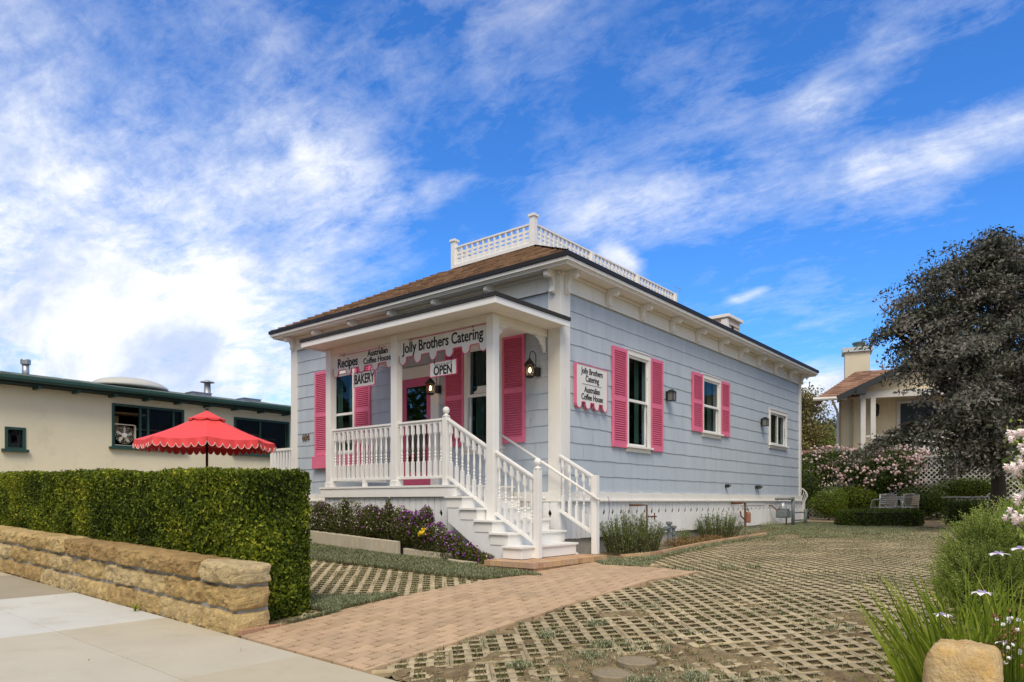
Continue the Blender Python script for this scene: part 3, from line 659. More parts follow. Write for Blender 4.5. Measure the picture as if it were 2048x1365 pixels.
for tx, zz, sz, sx in (('Jolly Brothers', 3.43, .142, .84), ('Catering', 3.305, .142, .84), ('Australian', 3.12, .142, .84), ('Coffee House', 2.995, .142, .84)): text('lettering', tx, sz, s, (.078, .60, zz), RS, m_ink, sx, off=.001)
b = MB(); b.box(.075, .079, .30, .90, 3.208, 3.213); part('divider', b, m_ink, s)
s = thing('house_number', 'bronze house number 604 on the shingles left of the porch', 'house number', (FX(-7.3), YW - .02, FZ(2.6)))
text('digits', '604', .225, s, (FX(-7.30), YW - .032, FZ(2.70)), RF, mat('bronze', (.16, .09, .04), .45, .1, metal=.3), .80, ext=.006, off=.001)

def lantern(label, x, zc, y=YW):
    s = thing('wall_lantern', label, 'lantern', (x, y, zc), group='lit lanterns beside the front door and window'); yl = y - .26
    b = MB(); b.lathe([(.105, .085), (.10, .10), (.05, .16), (.022, .19), (.012, .215)], (x, yl, zc), 6); part('cap', b, m_black, s)
    b = MB()
    for k in range(6):
        t = math.pi / 3 * k; b.tube([(x + .075 * math.cos(t), yl + .075 * math.sin(t), zc + .085), (x + .078 * math.cos(t), yl + .078 * math.sin(t), zc - .09)], .0055, 5)
    for zz in (.085, .0, -.09):
        b.tube([(x + .078 * math.cos(math.pi / 3 * k), yl + .078 * math.sin(math.pi / 3 * k), zc + zz) for k in range(7)], .0055, 5)
    b.lathe([(.06, -.115), (.078, -.09)], (x, yl, zc), 6); part('cage', b, m_black, s)
    b = MB(); b.lathe([(.07, -.088), (.07, .083)], (x, yl, zc), 6); part('glass', b, m_glass2, s)
    b = MB(); b.lathe([(.012, -.03), (.026, 0), (.022, .03), (.004, .055)], (x, yl, zc), 10); part('bulb', b, m_bulb, s, smooth=True)
    b = MB(); pts = [(x, yl, zc + .21), (x, yl + .005, zc + .27)] + [(x, yl + .085 - .08 * math.cos(t), zc + .27 + .06 * math.sin(t)) for t in (.6, 1.2, 1.8, 2.5, 3.1)] + [(x, yl + .165, zc + .10), (x, yl + .17, zc + .0), (x, y - .06, zc - .0)]
    b.tube(pts, .008, 7); b.box(x - .04, x + .04, y - .10, y - .018, zc - .06, zc + .08); part('arm', b, m_black, s)
    ld = bpy.data.lights.new('lantern_glow', 'POINT'); ld.energy = .7; ld.color = (1, .62, .3); ld.shadow_soft_size = .03
    lo = bpy.data.objects.new('lantern_glow', ld); COL.objects.link(lo); lo.parent = s; lo.location = (0, -.26, .0)
lantern('small black lantern with lit bulb between the pink door and its shutter', FX(-2.97), FZ(3.36)); lantern('small black lantern with lit bulb right of the rightmost front shutter', FX(-.60), FZ(3.42))
def side_lamp(label, a, zc):
    s = thing('wall_lamp', label, 'wall lamp', (0, a, zc), group='unlit box lamps on the side wall')
    b = MB(); b.box(.018, .05, a - .05, a + .05, zc - .09, zc + .09); b.box(.05, .15, a - .012, a + .012, zc + .10, zc + .12); part('bracket', b, m_black, s)
    b = MB(); x, x2 = .06, .19
    b.add([(x - .015, a - .085, zc + .07), (x2 + .015, a - .085, zc + .07), (x2 + .015, a + .085, zc + .07), (x - .015, a + .085, zc + .07), (x + .05, a - .02, zc + .125), (x2 - .05, a - .02, zc + .125), (x2 - .05, a + .02, zc + .125), (x + .05, a + .02, zc + .125)], [(3, 2, 1, 0), (0, 1, 5, 4), (1, 2, 6, 5), (2, 3, 7, 6), (3, 0, 4, 7), (4, 5, 6, 7)])
    for px_ in (x, x2 - .012):
        for py_ in (a - .07, a + .058): b.box(px_, px_ + .012, py_, py_ + .012, zc - .10, zc + .07)
    b.box(x, x2, a - .07, a + .07, zc - .112, zc - .10); part('frame', b, m_black, s)
    b = MB(); b.box(x + .008, x2 - .008, a - .062, a + .062, zc - .098, zc + .065); part('glass', b, mat('frosted_glass', (.16, .17, .165), .3, .05), s)
side_lamp('black box lamp between the two pink shuttered side windows', 3.46, 3.37); side_lamp('black box lamp beside the small slider window without shutters', 8.78, 3.30)
for a, lb, n in ((6.45, 'single black vent cap low on the blue side wall', 1), (8.38, 'pair of black vent caps low on the side wall, farther back', 2)):
    b = MB()
    for k in range(n): b.tube([(.015, a + k * .14, 1.60), (.09, a + k * .14, 1.60)], .045, 10); b.tube([(.09, a + k * .14, 1.60), (.10, a + k * .14, 1.58)], .055, 10)
    solo('vent_cap', b, m_black, lb, 'vent cap', 'vent caps on the side wall', org=(.015, a, 1.55))

# ================================================================== GROUND, PAVEMENT, PAVING
m_soil = mat('soil', (.17, .13, .075), .95, .25, 6., .6, 40, col2=(.25, .20, .11), sscale=1.4)
m_conc = mat('pavement_concrete', (.60, .545, .43), .85, .07, 1.8, .12, 200, attr=((.47, .42, .31), (.57, .58, .565), (.31, .265, .19)), stain=((.38, .33, .24), .5), sscale=.9)
m_turf = mat('grid_paver_concrete', (.48, .39, .25), .9, .12, 6., .25, 110, attr=((.34, .285, .18), (.50, .42, .27)), stain=((.19, .15, .09), .7), sscale=1.1)
m_pave = mat('path_paver', (.56, .38, .23), .85, .09, 5., .25, 130, attr=((.40, .285, .18), (.52, .375, .24), (.46, .32, .215)), stain=((.30, .245, .18), .5), sscale=.8)
xs = sorted(set(list(np.arange(-16, 10, .5)) + [-400, -150, -60, -30, 14, 20, 30, 60, 150, 400])); ys = sorted(set([-6.15, -1.8, 1., 12., -6.16] + list(np.arange(-5.5, 20, .75)) + [25, 30, 40, 60, 120, 400, 800, -9.1, -9.15, -9.2, -12, -30, -100, -400]))
def GG(x, y): return -.16 if y < -9.16 else G(x, y) - .032
b = MB(); nx = len(xs); b.v = [(x, y, GG(x, y)) for y in ys for x in xs]; b.f = [(j * nx + i, j * nx + i + 1, (j + 1) * nx + i + 1, (j + 1) * nx + i) for j in range(len(ys) - 1) for i in range(nx - 1)]; b.t = [.5] * len(b.f)
solo('ground', b, m_soil, kind='structure')
b = MB(); b.add([(-400, -60, -.155), (400, -60, -.155), (400, -9.17, -.155), (-400, -9.17, -.155)], [(0, 1, 2, 3)]); solo('road', b, mat('asphalt', (.055, .055, .055), .9, .2, 8., .4, 120), kind='structure')
b = MB()
def slab(x0, x1, y0, y1, dz, tv, g=.004):
    b.tv = tv; x0 += g; x1 -= g; y0 += g; y1 -= g; n = 1; z = lambda x: -.023 * (max(-14, min(9, x)) - .53) + dz
    c = .004
    b.add([(x0, y0, z(x0) - .1), (x1, y0, z(x1) - .1), (x1, y1, z(x1) - .1), (x0, y1, z(x0) - .1), (x0, y0, z(x0) - c), (x1, y0, z(x1) - c), (x1, y1, z(x1) - c), (x0, y1, z(x0) - c),
           (x0 + c, y0 + c, z(x0)), (x1 - c, y0 + c, z(x1)), (x1 - c, y1 - c, z(x1)), (x0 + c, y1 - c, z(x0))], [(0, 1, 5, 4), (1, 2, 6, 5), (2, 3, 7, 6), (3, 0, 4, 7), (4, 5, 9, 8), (5, 6, 10, 9), (6, 7, 11, 10), (7, 4, 8, 11), (8, 9, 10, 11)])
k = 0
for i, x0 in enumerate(np.arange(-15.55, 9., 2.45)):
    tv = .5 if abs(x0 + 3.3) < .1 else (.92 if abs(x0 + 5.75) < .1 else [.06, .0, .12, .03][i % 4])
    slab(x0, x0 + 2.45, -7.16, -6.15, .0, tv); slab(x0, x0 + 2.45, -8.9, -7.16, .0, tv if tv > .3 else tv + .05)
b.tv = .1; slab(-15.5, 9, -9.12, -8.9, .002, .2)
solo('pavement', b, m_conc, kind='structure')

def clip(poly, cl):                             # Sutherland-Hodgman, cl convex and counter-clockwise
    out = list(poly)
    for i in range(len(cl)):
        a, c = cl[i], cl[(i + 1) % len(cl)]; inp, out = out, []
        ins = lambda p: (c[0] - a[0]) * (p[1] - a[1]) - (c[1] - a[1]) * (p[0] - a[0]) >= 0
        for j in range(len(inp)):
            p, q = inp[j - 1], inp[j]
            if ins(p) != ins(q):
                d1 = (c[0] - a[0]) * (p[1] - a[1]) - (c[1] - a[1]) * (p[0] - a[0]); d2 = (c[0] - a[0]) * (q[1] - a[1]) - (c[1] - a[1]) * (q[0] - a[0]); t = d1 / (d1 - d2)
                out.append((p[0] + (q[0] - p[0]) * t, p[1] + (q[1] - p[1]) * t))
            if ins(q): out.append(q)
        if not out: return []
    return out
def inside(x, y, poly):
    r = False; n = len(poly)
    for i in range(n):
        (x0, y0), (x1, y1) = poly[i - 1], poly[i]
        if (y0 > y) != (y1 > y) and x < (x1 - x0) * (y - y0) / (y1 - y0) + x0: r = not r
    return r
# --- interlocking paver path
PATH = [(.62, -6.14), (2.40, -6.14), (2.44, -5.28), (2.46, -4.36), (2.50, -3.43), (2.56, -2.56), (2.64, -1.8), (2.76, -1.04), (2.0, -.92), (1.22, -.94), (.95, -.70), (.95, -2.4), (.77, -2.8), (.58, -3.79), (.52, -4.82), (.57, -5.7)]
b = MB(); rk = random.Random(4); bw, bl, zz = .126, .252, .024
def tile(poly_world):
    if len(poly_world) < 3: return
    cx_ = sum(p[0] for p in poly_world) / len(poly_world); cy_ = sum(p[1] for p in poly_world) / len(poly_world); n = len(poly_world)
    hz = rk.uniform(-.0015, .0015); top = [(p[0], p[1], G(p[0], p[1]) + .014 + hz) for p in poly_world]; low = [(p[0], p[1], G(p[0], p[1]) + .007) for p in poly_world]; top = [(cx_ + (p[0] - cx_) * .95, cy_ + (p[1] - cy_) * .97, p[2]) for p in top]; bot = [(p[0], p[1], p[2] - .05) for p in low]
    b.add(bot + low + top, [(i, (i + 1) % n, n + (i + 1) % n, n + i) for i in range(n)] + [(n + i, n + (i + 1) % n, 2 * n + (i + 1) % n, 2 * n + i) for i in range(n)] + [tuple(range(2 * n, 3 * n))])
g = .0055
for ci in range(-2, 22):
    x0 = .2 + ci * bw
    for ri in range(-2, 27):
        y0 = -6.3 + ri * bl + (bl / 2 if ci % 2 else 0); b.tv = rk.random()
        hb = bl / 2
        for h in (0, 1):                        # the two halves of one wavy stone
            ya, yb = y0 + h * hb, y0 + (h + 1) * hb; sa, sb = (0, zz) if h == 0 else (zz, 0)
            q = [(x0 + g + sa, ya + (g if h == 0 else 0)), (x0 + bw - g + sa, ya + (g if h == 0 else 0)), (x0 + bw - g + sb, yb - (g if h else 0)), (x0 + g + sb, yb - (g if h else 0))]
            c = clip(PATH, q)
            if c: tile(c)
solo('path', b, m_pave, kind='structure')
b = MB(); b.add([(x, y, G(x, y) - .004) for x, y in PATH], [tuple(range(len(PATH)))]); solo('path_bedding', b, mat('path_joint_soil', (.15, .105, .065), .95, .2, 20.), kind='structure')

# --- grid pavers of the drive: 60 x 40 cm units with twelve openings, laid diagonally
PA, PB = .15, .133; CT, SN = math.cos(math.radians(45.4)), math.sin(math.radians(45.4))
DR1 = [(2.36, -6.13), (7.6, -6.13), (8.4, 0), (8.0, 11.3), (3.6, 10.4), (2.0, 11.3), (.6, 11.6), (.9, 6), (.98, 3.2), (1.2, .7), (1.2, -.3), (1.7, -.8), (2.6, -.95), (2.5, -2.), (2.38, -4)]
DR2 = [(-5.2, -2.7), (-2.9, -2.85), (-.3, -2.75), (.85, -2.75), (.7, -3.6), (.6, -5.0), (.0, -5.1), (-5.2, -5.1)]
PATHX = PATH
W, FR = 4 * PA, 3 * PB
def unit_template():
    hx, hy = .045, .048
    us = [0.]; vs = [0.]
    for i in range(4): us += [PA * (i + .5) - hx, PA * (i + .5) + hx]
    for j in range(3): vs += [PB * (j + .5) - hy * .93, PB * (j + .5) + hy * .93]
    us.append(W); vs.append(FR); us[0] = .003; us[-1] = W - .003; vs[0] = .003; vs[-1] = FR - .003
    V_ = []; F_ = []; nu, nv = len(us), len(vs)
    for zt in (0., -.03):
        for v in vs:
            for u in us: V_.append((u, v, zt))
    hole = lambda i, j: i % 2 == 1 and j % 2 == 1
    o = nu * nv
    for j in range(nv - 1):
        for i in range(nu - 1):
            a = j * nu + i; q = (a, a + 1, a + nu + 1, a + nu)
            if hole(i, j):
                for s0, s1 in ((q[0], q[1]), (q[1], q[2]), (q[2], q[3]), (q[3], q[0])): F_.append((s1, s0, s0 + o, s1 + o))
            else: F_.append(q)
    for i in range(nu - 1): F_.append((i + 1 - 1, i + o, i + 1 + o, i + 1)); a = (nv - 1) * nu + i; F_.append((a + 1, a + 1 + o, a + o, a))
    for j in range(nv - 1): a = j * nu; F_.append((a + nu, a + nu + o, a + o, a)); a = j * nu + nu - 1; F_.append((a, a + o, a + nu + o, a + nu))
    return np.array(V_), np.array(F_)
TV, TF = unit_template(); Vs = []; Fs = []; Ts = []; cells = []; nu_ = 0; rp = random.Random(11)
Gv = np.vectorize(G)
for a in range(-30, 40):
    for c in range(-50, 60):
        ou, ov = a * W + (W / 2 if c % 2 else 0), c * FR
        u, v = ou + W / 2, ov + FR / 2; wx, wy = 2.4 + u * CT - v * SN, -6.1 + u * SN + v * CT
        d1, d2 = inside(wx, wy, DR1), inside(wx, wy, DR2)
        if not (d1 or d2): continue
        if any(math.hypot(wx - mx_, wy - my_) < .24 for mx_, my_ in ((4.01, -4.89), (4.0, -5.22))): continue
        t = TV.copy(); jr = rp.gauss(0, .004); jx, jy = rp.gauss(0, .002), rp.gauss(0, .002)
        uu = ou + t[:, 0] + jx - jr * (t[:, 1] - FR / 2); vv = ov + t[:, 1] + jy + jr * (t[:, 0] - W / 2)
        X = 2.4 + uu * CT - vv * SN; Y = -6.1 + uu * SN + vv * CT
        Z = Gv(X, Y) + t[:, 2] + rp.gauss(0, .0025) + (t[:, 0] - W / 2) * rp.gauss(0, .006) - .012 * (t[:, 2] > -.01) * 0
        Vs.append(np.stack([X, Y, Z - .006], 1)); Fs.append(TF + nu_ * len(TV)); Ts.append(np.full(len(TF), rp.random())); nu_ += 1
        for i in range(4):
            for j in range(3):
                pu, pv = ou + PA * (i + .5), ov + PB * (j + .5); cells.append((2.4 + pu * CT - pv * SN, -6.1 + pu * SN + pv * CT, 1 if d2 else 0))
solo_me = fast_mesh('driveway', np.concatenate(Vs), np.concatenate(Fs), m_turf, np.concatenate(Ts)); tag(link('driveway', solo_me), kind='structure')
cells = np.array([c for c in cells if not inside(c[0], c[1], PATHX)])
# round covers
m_cover = mat('cover_concrete', (.27, .225, .15), .8, .2, 14., .4, 60, stain=((.10, .085, .07), .7), sscale=4.)
for x, y, lb in ((4.01, -4.89, 'grey round utility cover set in the grid pavers, the farther of two'), (4.0, -5.22, 'sandy round utility cover set in the grid pavers, the nearer of two')):
    b = MB(); z = G(x, y); b.lathe([(.150, -.05), (.150, .004), (.143, .010), (.13, .010), (.128, .004), (.02, .004), (.015, .007)], (x, y, z + .010), 40); solo('utility_cover', b, m_cover, lb, 'utility cover', 'round utility covers in the drive', org=(x, y, z))

# ================================================================== GRASS AND GROUND COVER
m_grass = leafmat('ground_cover_leaf', [(.13, .145, .065), (.22, .245, .13), (.34, .37, .23), (.48, .50, .36)], .7, .15)
m_dry = leafmat('hole_grass', [(.08, .085, .025), (.15, .16, .055), (.25, .25, .12), (.42, .41, .28)], .7, .15)
def nz2(x, y, s, o=0.): return mnoise.noise(Vector((x * s + o, y * s - o, o)))
def blades(xy, h, wd, spread, zoff=0., mat_=None, name='grass', per=1, label=None):
    xy = np.repeat(np.asarray(xy, float), per, axis=0); n = len(xy); xy = xy + RNG.normal(0, spread, (n, 2)); z = Gv(xy[:, 0], xy[:, 1]) + zoff
    a = RNG.uniform(0, 2 * math.pi, n); ln = RNG.uniform(.15, 1.1, n) * h; H = h * RNG.uniform(.45, 1.2, n); dx, dy = np.cos(a), np.sin(a)
    base = np.stack([xy[:, 0], xy[:, 1], z], 1); side_ = np.stack([-dy, dx, np.zeros(n)], 1) * (wd * RNG.uniform(.6, 1.3, (n, 1)) / 2)
    midp = base + np.stack([dx * ln * .35, dy * ln * .35, H * .7], 1); tip = base + np.stack([dx * ln, dy * ln, H], 1)
    v = np.stack([base - side_, midp - side_ * .8, tip, midp + side_ * .8], 1).reshape(-1, 3)
    return v, np.arange(4 * n).reshape(-1, 4), RNG.uniform(0, 1, n)
# tufts in the openings of the pavers: thicker and taller near the street, matted farther off
sel = []; per = []
for x, y, k in cells:
    d = math.hypot(x - CX, y - CY); dens = .75 + .9 * nz2(x, y, .9, 3.) + .5 * nz2(x, y, 3.1, 9.)
    n_ = int(max(0, (40 if d < 6 else 26 if d < 10 else 17) * (dens if not k else .9 + .3 * dens))); sel += [(x, y)] * n_
v1 = blades(sel, .038, .0075, .026, -.022); ob = link('hole_grass', fast_mesh('hole_grass', v1[0], v1[1], m_dry, np.clip(v1[2] ** 1.3, 0, 1))); tag(ob, 'short dry green grass growing in the openings of the grid pavers', 'grass', kind='stuff')
# weeds and silver dymondia mats spilling over the pavers
near = []
for _ in range(9000):
    x, y = RNG.uniform(2.4, 7.4), RNG.uniform(-6.1, -2.0)
    if nz2(x, y, 1.7, 5.) + .5 * nz2(x, y, 5., 2.) + (.18 if y < -4.4 else -.1) > .30 and not inside(x, y, PATHX) and min(math.hypot(x - 4.01, y + 4.89), math.hypot(x - 4.0, y + 5.22)) > .17: near.append((x, y))
for cx_, cy_, s_ in ((3.62, -4.95, .10), (4.25, -5.25, .08), (3.55, -4.62, .10), (3.0, -4.65, .07), (4.5, -5.0, .12), (4.95, -5.15, .12), (5.3, -5.4, .12), (3.15, -4.1, .10), (3.3, -5.4, .08)): near += [(cx_ + random.gauss(0, s_ * .55), cy_ + random.gauss(0, s_ * .55)) for _ in range(90)]
v2 = blades(near, .036, .0085, .012, -.004, per=4); ob = link('weeds', fast_mesh('weeds', v2[0], v2[1], m_grass, v2[2])); tag(ob, 'grey green weeds spilling over the near grid pavers', 'weeds', kind='stuff')
m_dirt = mat('loose_soil', (.20, .145, .08), .97, .35, 14., 1., 70, col2=(.28, .22, .12), sscale=5.)
def soil_patches():
    b = MB(); st_ = .03; xs_ = np.arange(2.4, 7.2, st_); ys_ = np.arange(-6.1, -2.6, st_); H = {}
    for i, x in enumerate(xs_):
        for j, y in enumerate(ys_):
            h = .55 * nz2(x, y, 1.25, 7.) + .42 * nz2(x, y, 3.3, 1.) + .42 * nz2(x, y, 9., 4.) + .25 * nz2(x, y, 21., 4.) + (.07 if y < -4.3 else -.12) - (.35 if x < 2.9 else 0) + .30 * max(0, 1 - math.hypot(x - 3.75, y + 5.0) / .6) - (2. if min(math.hypot(x - 4.01, y + 4.89), math.hypot(x - 4.0, y + 5.22)) < .17 else 0)
            H[i, j] = h
    idx = {}
    for (i, j), h in H.items():
        idx[i, j] = len(b.v); x, y = xs_[i], ys_[j]; b.v.append((x, y, G(x, y) - .014 + .016 * min(1.2, max(-.8, (h - .12) * 7)) ))
    for i in range(len(xs_) - 1):
        for j in range(len(ys_) - 1):
            if max(H[i, j], H[i + 1, j], H[i, j + 1], H[i + 1, j + 1]) > .08: b.f.append((idx[i, j], idx[i + 1, j], idx[i + 1, j + 1], idx[i, j + 1])); b.t.append(.5)
    return b
ob = solo('loose_soil', soil_patches(), m_dirt, 'brown loose soil washed over the near grid pavers', 'soil', kind='stuff', smooth=True)
def fill(poly, n, rg=RNG):
    xs_ = [p[0] for p in poly]; ys_ = [p[1] for p in poly]; o = []
    while len(o) < n:
        x, y = rg.uniform(min(xs_), max(xs_)), rg.uniform(min(ys_), max(ys_))
        if inside(x, y, poly): o.append((x, y))
    return o
strip = [(-6.5, -2.05), (-4.3, -2.10), (-1.8, -2.12), (-.7, -1.97), (-.1, -1.95), (.05, -2.2), (.96, -2.24), (1.22, -2.35), (.98, -2.45), (.78, -2.85), (-.31, -2.92), (-1.72, -2.98), (-2.9, -3.08), (-6.5, -3.)]
corner = [(.54, -4.3), (.45, -4.1), (.1, -4.45), (-.5, -4.8), (-.7, -5.05), (.5, -5.1), (.60, -5.0), (.62, -5.55), (.60, -5.75), (.54, -5.0)]
rstrip = [(1.0, -.38), (1.0, -.75), (1.3, -1.0), (1.95, -.96), (1.7, -.3), (1.5, .5), (1.3, 3.2), (1.3, 6.), (1.5, 8.5), (2.3, 10.6), (1.0, 11.9), (-.1, 12.2), (.2, 9.), (.9, 8.2), (.95, 5.5), (.95, 3.), (.98, 1.), (.9, .4)]
patch = [(1.4, 7.), (2.0, 5.6), (2.9, 6.2), (3.6, 8.0), (3.4, 10.2), (2.2, 10.8), (1.4, 10.5)]
patch2 = [(2.6, -1.05), (2.8, -.8), (3.4, -.2), (3.5, .1), (2.9, 0.), (2.5, -.4), (2.2, -.85)]
a1 = [p for p in fill(strip, 26000)] + fill(corner, 6500)
v3 = blades(a1, .05, .010, .0, .005, per=3); V3 = v3[0].copy()
ob = link('ground_cover', fast_mesh('ground_cover', V3, v3[1], m_grass, np.clip(v3[2] * .8, 0, 1))); tag(ob, 'grey green matted ground cover between planter kerb and paved path', 'ground cover', kind='stuff')
a2 = fill(rstrip, 22000) + [p for p in fill(patch, 14000) if nz2(p[0], p[1], 1.1, 2.) > -.15] + [p for p in fill(patch2, 900) if nz2(p[0], p[1], 3.5, 2.) > .1] + [p for p in fill(DR1, 36000) if p[1] > 4 and nz2(p[0], p[1], .7, 12.) + .5 * nz2(p[0], p[1], 2.4, 3.) > .24 - (p[1] - 4) * .08]
v3 = blades(a2, .042, .012, .0, .0, per=2); ob = link('ground_cover', fast_mesh('ground_cover', v3[0], v3[1], m_grass, np.clip(v3[2] * .85, 0, 1))); tag(ob, 'pale green ground cover beside the house wall and over the far drive', 'ground cover', kind='stuff')
m_litter = mat('dry_leaf', (.42, .2, .07), .8, .3, 20., attr=((.45, .17, .06), (.50, .33, .10), (.25, .15, .08)))
lp = np.array([(x, y, G(x, y) + .018) for x, y in fill([(.7, -6.1), (7, -6.1), (7, 3), (1.5, 3), (2.4, -1)], 110) + fill([(-3, -8), (3, -8), (1, -6.2), (-3, -6.2)], 16)])
lv, lf = leaf_geo(lp, np.tile([0, 0, 1.], (len(lp), 1)), .026, .6, .3, .4); ob = link('leaf_litter', fast_mesh('leaf_litter', lv, lf, m_litter, RNG.random(len(lf)))); tag(ob, 'scattered small dry orange leaves on the paving', 'leaf litter', kind='stuff')

# ================================================================== STONE WALL, HEDGE
m_stone = mat('sandstone', (.46, .32, .15), .9, .34, 11., 1., 55, attr=((.34, .225, .095), (.45, .32, .14), (.52, .385, .18), (.50, .40, .23)), stain=((.13, .095, .055), .8), sscale=3.5)
m_mortar = mat('mortar', (.34, .325, .295), .9, .12, 12., .4, 60)
def rock(b, x0, x1, y0, y1, z0f, z1f, seed, amp=.018, nx=9, nz=5, chamf=.02):
    """rough-faced block; front face at y0 bulges outwards"""
    ny = 4; pts = {}; 
    for i in range(nx + 1):
        for j in range(ny + 1):
            for k in range(nz + 1):
                if 0 < i < nx and 0 < j < ny and 0 < k < nz: continue
                u, v, w_ = i / nx, j / ny, k / nz; x = x0 + (x1 - x0) * u; y = y0 + (y1 - y0) * v; z = z0f(x) + (z1f(x) - z0f(x)) * w_
                e = lambda t, n_: 1. if 0 < t < n_ else 0.
                ed = (0 if 0 < i < nx else 1) + (0 if 0 < j < ny else 1) + (0 if 0 < k < nz else 1); c = chamf * (ed - 1) if ed > 1 else 0
                cxx, cyy, czz = (x0 + x1) / 2, (y0 + y1) / 2, (z0f(x) + z1f(x)) / 2
                n_ = Vector((mnoise.noise(Vector((x * 24 + seed, y * 24, z * 24))), mnoise.noise(Vector((x * 26, y * 24 + seed, z * 26))), 0.)) * amp * .55 + Vector((mnoise.noise(Vector((x * 9 + seed, y * 9, z * 9))), mnoise.noise(Vector((x * 9, y * 9 + seed, z * 9 + 5))), mnoise.noise(Vector((x * 9 + 7, y * 9, z * 9 + seed))))) * amp
                n2 = (mnoise.noise(Vector((x * 3.7 + seed * 2, y * 4, z * 6 + seed))) * .9 + abs(mnoise.noise(Vector((x * 12 + seed, y * 4, z * 15 + seed)))) * 1.1 + mnoise.noise(Vector((x * 30 + seed, y * 4, z * 34 + seed))) * .35) * amp
                bul = amp * 1.1 * math.sin(math.pi * u) ** .5 * math.sin(math.pi * w_) ** .5 if j == 0 else 0
                bx = amp * math.sin(math.pi * v) ** .5 * math.sin(math.pi * w_) ** .5 if i == nx else 0
                x += n_.x * .6 - c * (1 if x > cxx else -1) + bx; y += n_.y - bul + (n2 if j == 0 else 0) - c * (1 if y > cyy else -1); z += n_.z * .5 - c * (1 if z > czz else -1) * .7
                pts[i, j, k] = len(b.v); b.v.append((x, y, z))
    def fc(*q): b.f.append(tuple(pts[p] for p in q)); b.t.append(b.tv)
    for i in range(nx):
        for k in range(nz): fc((i, 0, k), (i + 1, 0, k), (i + 1, 0, k + 1), (i, 0, k + 1)); fc((i + 1, ny, k), (i, ny, k), (i, ny, k + 1), (i + 1, ny, k + 1))
        for j in range(ny): fc((i, j, nz), (i + 1, j, nz), (i + 1, j + 1, nz), (i, j + 1, nz))
    for j in range(ny):
        for k in range(nz): fc((0, j + 1, k), (0, j, k), (0, j, k + 1), (0, j + 1, k + 1)); fc((nx, j, k), (nx, j + 1, k), (nx, j + 1, k + 1), (nx, j, k + 1))
sw = thing('garden_wall', 'low wall of rough golden sandstone blocks with grey mortar along the pavement', 'garden wall', (-5, -6.0, .1))
zg = lambda x: -.023 * (x - .53)
b = MB(); rk = random.Random(21); YF = -6.15
for ci, (h0, h1, wd0, wd1) in enumerate(((-.03, .205, .62, .98), (.225, .44, .60, 1.05), (.46, .655, .55, .92))):
    x = .55; first = True
    while x > -11:
        L_ = rk.uniform(wd0, wd1) * (1.45 if first and ci == 1 else 1); x0 = x - L_; b.tv = rk.random()
        dp = .02 if ci == 2 else 0; nf = max(6, int(L_ / (.03 if x > -4 else .08))); nk = 9 if x > -4 else 5
        rock(b, x0 + .013, x - .013, YF - dp + .008 + rk.uniform(-.006, .006), YF + .36, (lambda h: (lambda q: zg(q) + h))(h0), (lambda h: (lambda q: zg(q) + h))(h1 + rk.uniform(-.004, .006)), rk.uniform(0, 50), .030 if ci else .020, nf, nk, .008)
        x = x0; first = False
part('stones', b, m_stone, sw, smooth=False)
b = MB()
for x0, x1 in ((-11, -5), (-5, .51)): b.hexa([(x0, YF + .038, zg(x0) - .1), (x1, YF + .038, zg(x1) - .1), (x1, YF + .35, zg(x1) - .1), (x0, YF + .35, zg(x0) - .1)], [(x0, YF + .038, zg(x0) + .61), (x1, YF + .038, zg(x1) + .61), (x1, YF + .35, zg(x1) + .61), (x0, YF + .35, zg(x0) + .61)])
part('mortar', b, m_mortar, sw)
b = MB(); b.tv = .6                             # little kerb bricks by the path
for k in range(3): b.box(.535, .60, -6.13 + k * .24, -5.90 + k * .24, 0, .06)
solo('kerb_bricks', b, m_brick, 'short row of brown kerb bricks at the end of the stone wall', 'kerb bricks', org=(.56, -5.8, 0), bevel=.006)
b = MB(); b.tv = .62
def pillar(b, x0, x1, y0, y1, z0, z1, seed): rock(b, x0, x1, y0, y1, lambda q: z0, lambda q: z1, seed, .026, 30, 44, .030)
nu_s, nv_s = 56, 40; o_ = 0
for j in range(nv_s + 1):
    for i in range(nu_s):
        ph, th = -math.pi / 2 + math.pi * j / nv_s, 2 * math.pi * i / nu_s; sg = lambda v, e: math.copysign(abs(v) ** e, v)
        x, y, z = sg(math.cos(ph), .38) * sg(math.cos(th), .42), sg(math.cos(ph), .38) * sg(math.sin(th), .42), sg(math.sin(ph), .34); q = Vector((x * 1.6, y * 1.6, z * 2.1))
        d = 1 + .055 * mnoise.noise(q * 1.3) + .05 * abs(mnoise.noise(q * 2.7 + Vector((3, 1, 2)))) + .018 * mnoise.noise(q * 7) + .008 * mnoise.noise(q * 17)
        b.v.append((6.213 + .137 * x * d, -6.01 + .155 * y * d, .215 + .425 * z * (1 + (d - 1) * .5)))
for j in range(nv_s):
    for i in range(nu_s): a_ = j * nu_s + i; c_ = j * nu_s + (i + 1) % nu_s; b.f.append((a_, c_, c_ + nu_s, a_ + nu_s)); b.t.append(.9)
solo('gate_stone', b, mat('pale_sandstone', (.60, .47, .27), .9, .22, 9., 1., 40, col2=(.56, .36, .13), sscale=5., stain=((.34, .27, .18), .6)), 'large rounded golden sandstone block at the right edge of the drive', 'stone block', org=(6.24, -6.0, -.1), smooth=True)
b = MB(); rk = random.Random(8)
for h0, h1 in ((-.25, .16), (.175, .46)):
    x = 6.42
    while x < 9: x1 = x + rk.uniform(.4, .6); b.tv = .6 + .4 * rk.random(); rock(b, x + .008, x1 - .008, -6.12, -5.8, (lambda h: (lambda q: h))(h0), (lambda h: (lambda q: h))(h1), rk.uniform(0, 50), .02, 10, 6, .012); x = x1
b.tv = .9; b.box(6.42, 9, -6.085, -5.85, -.2, .44)
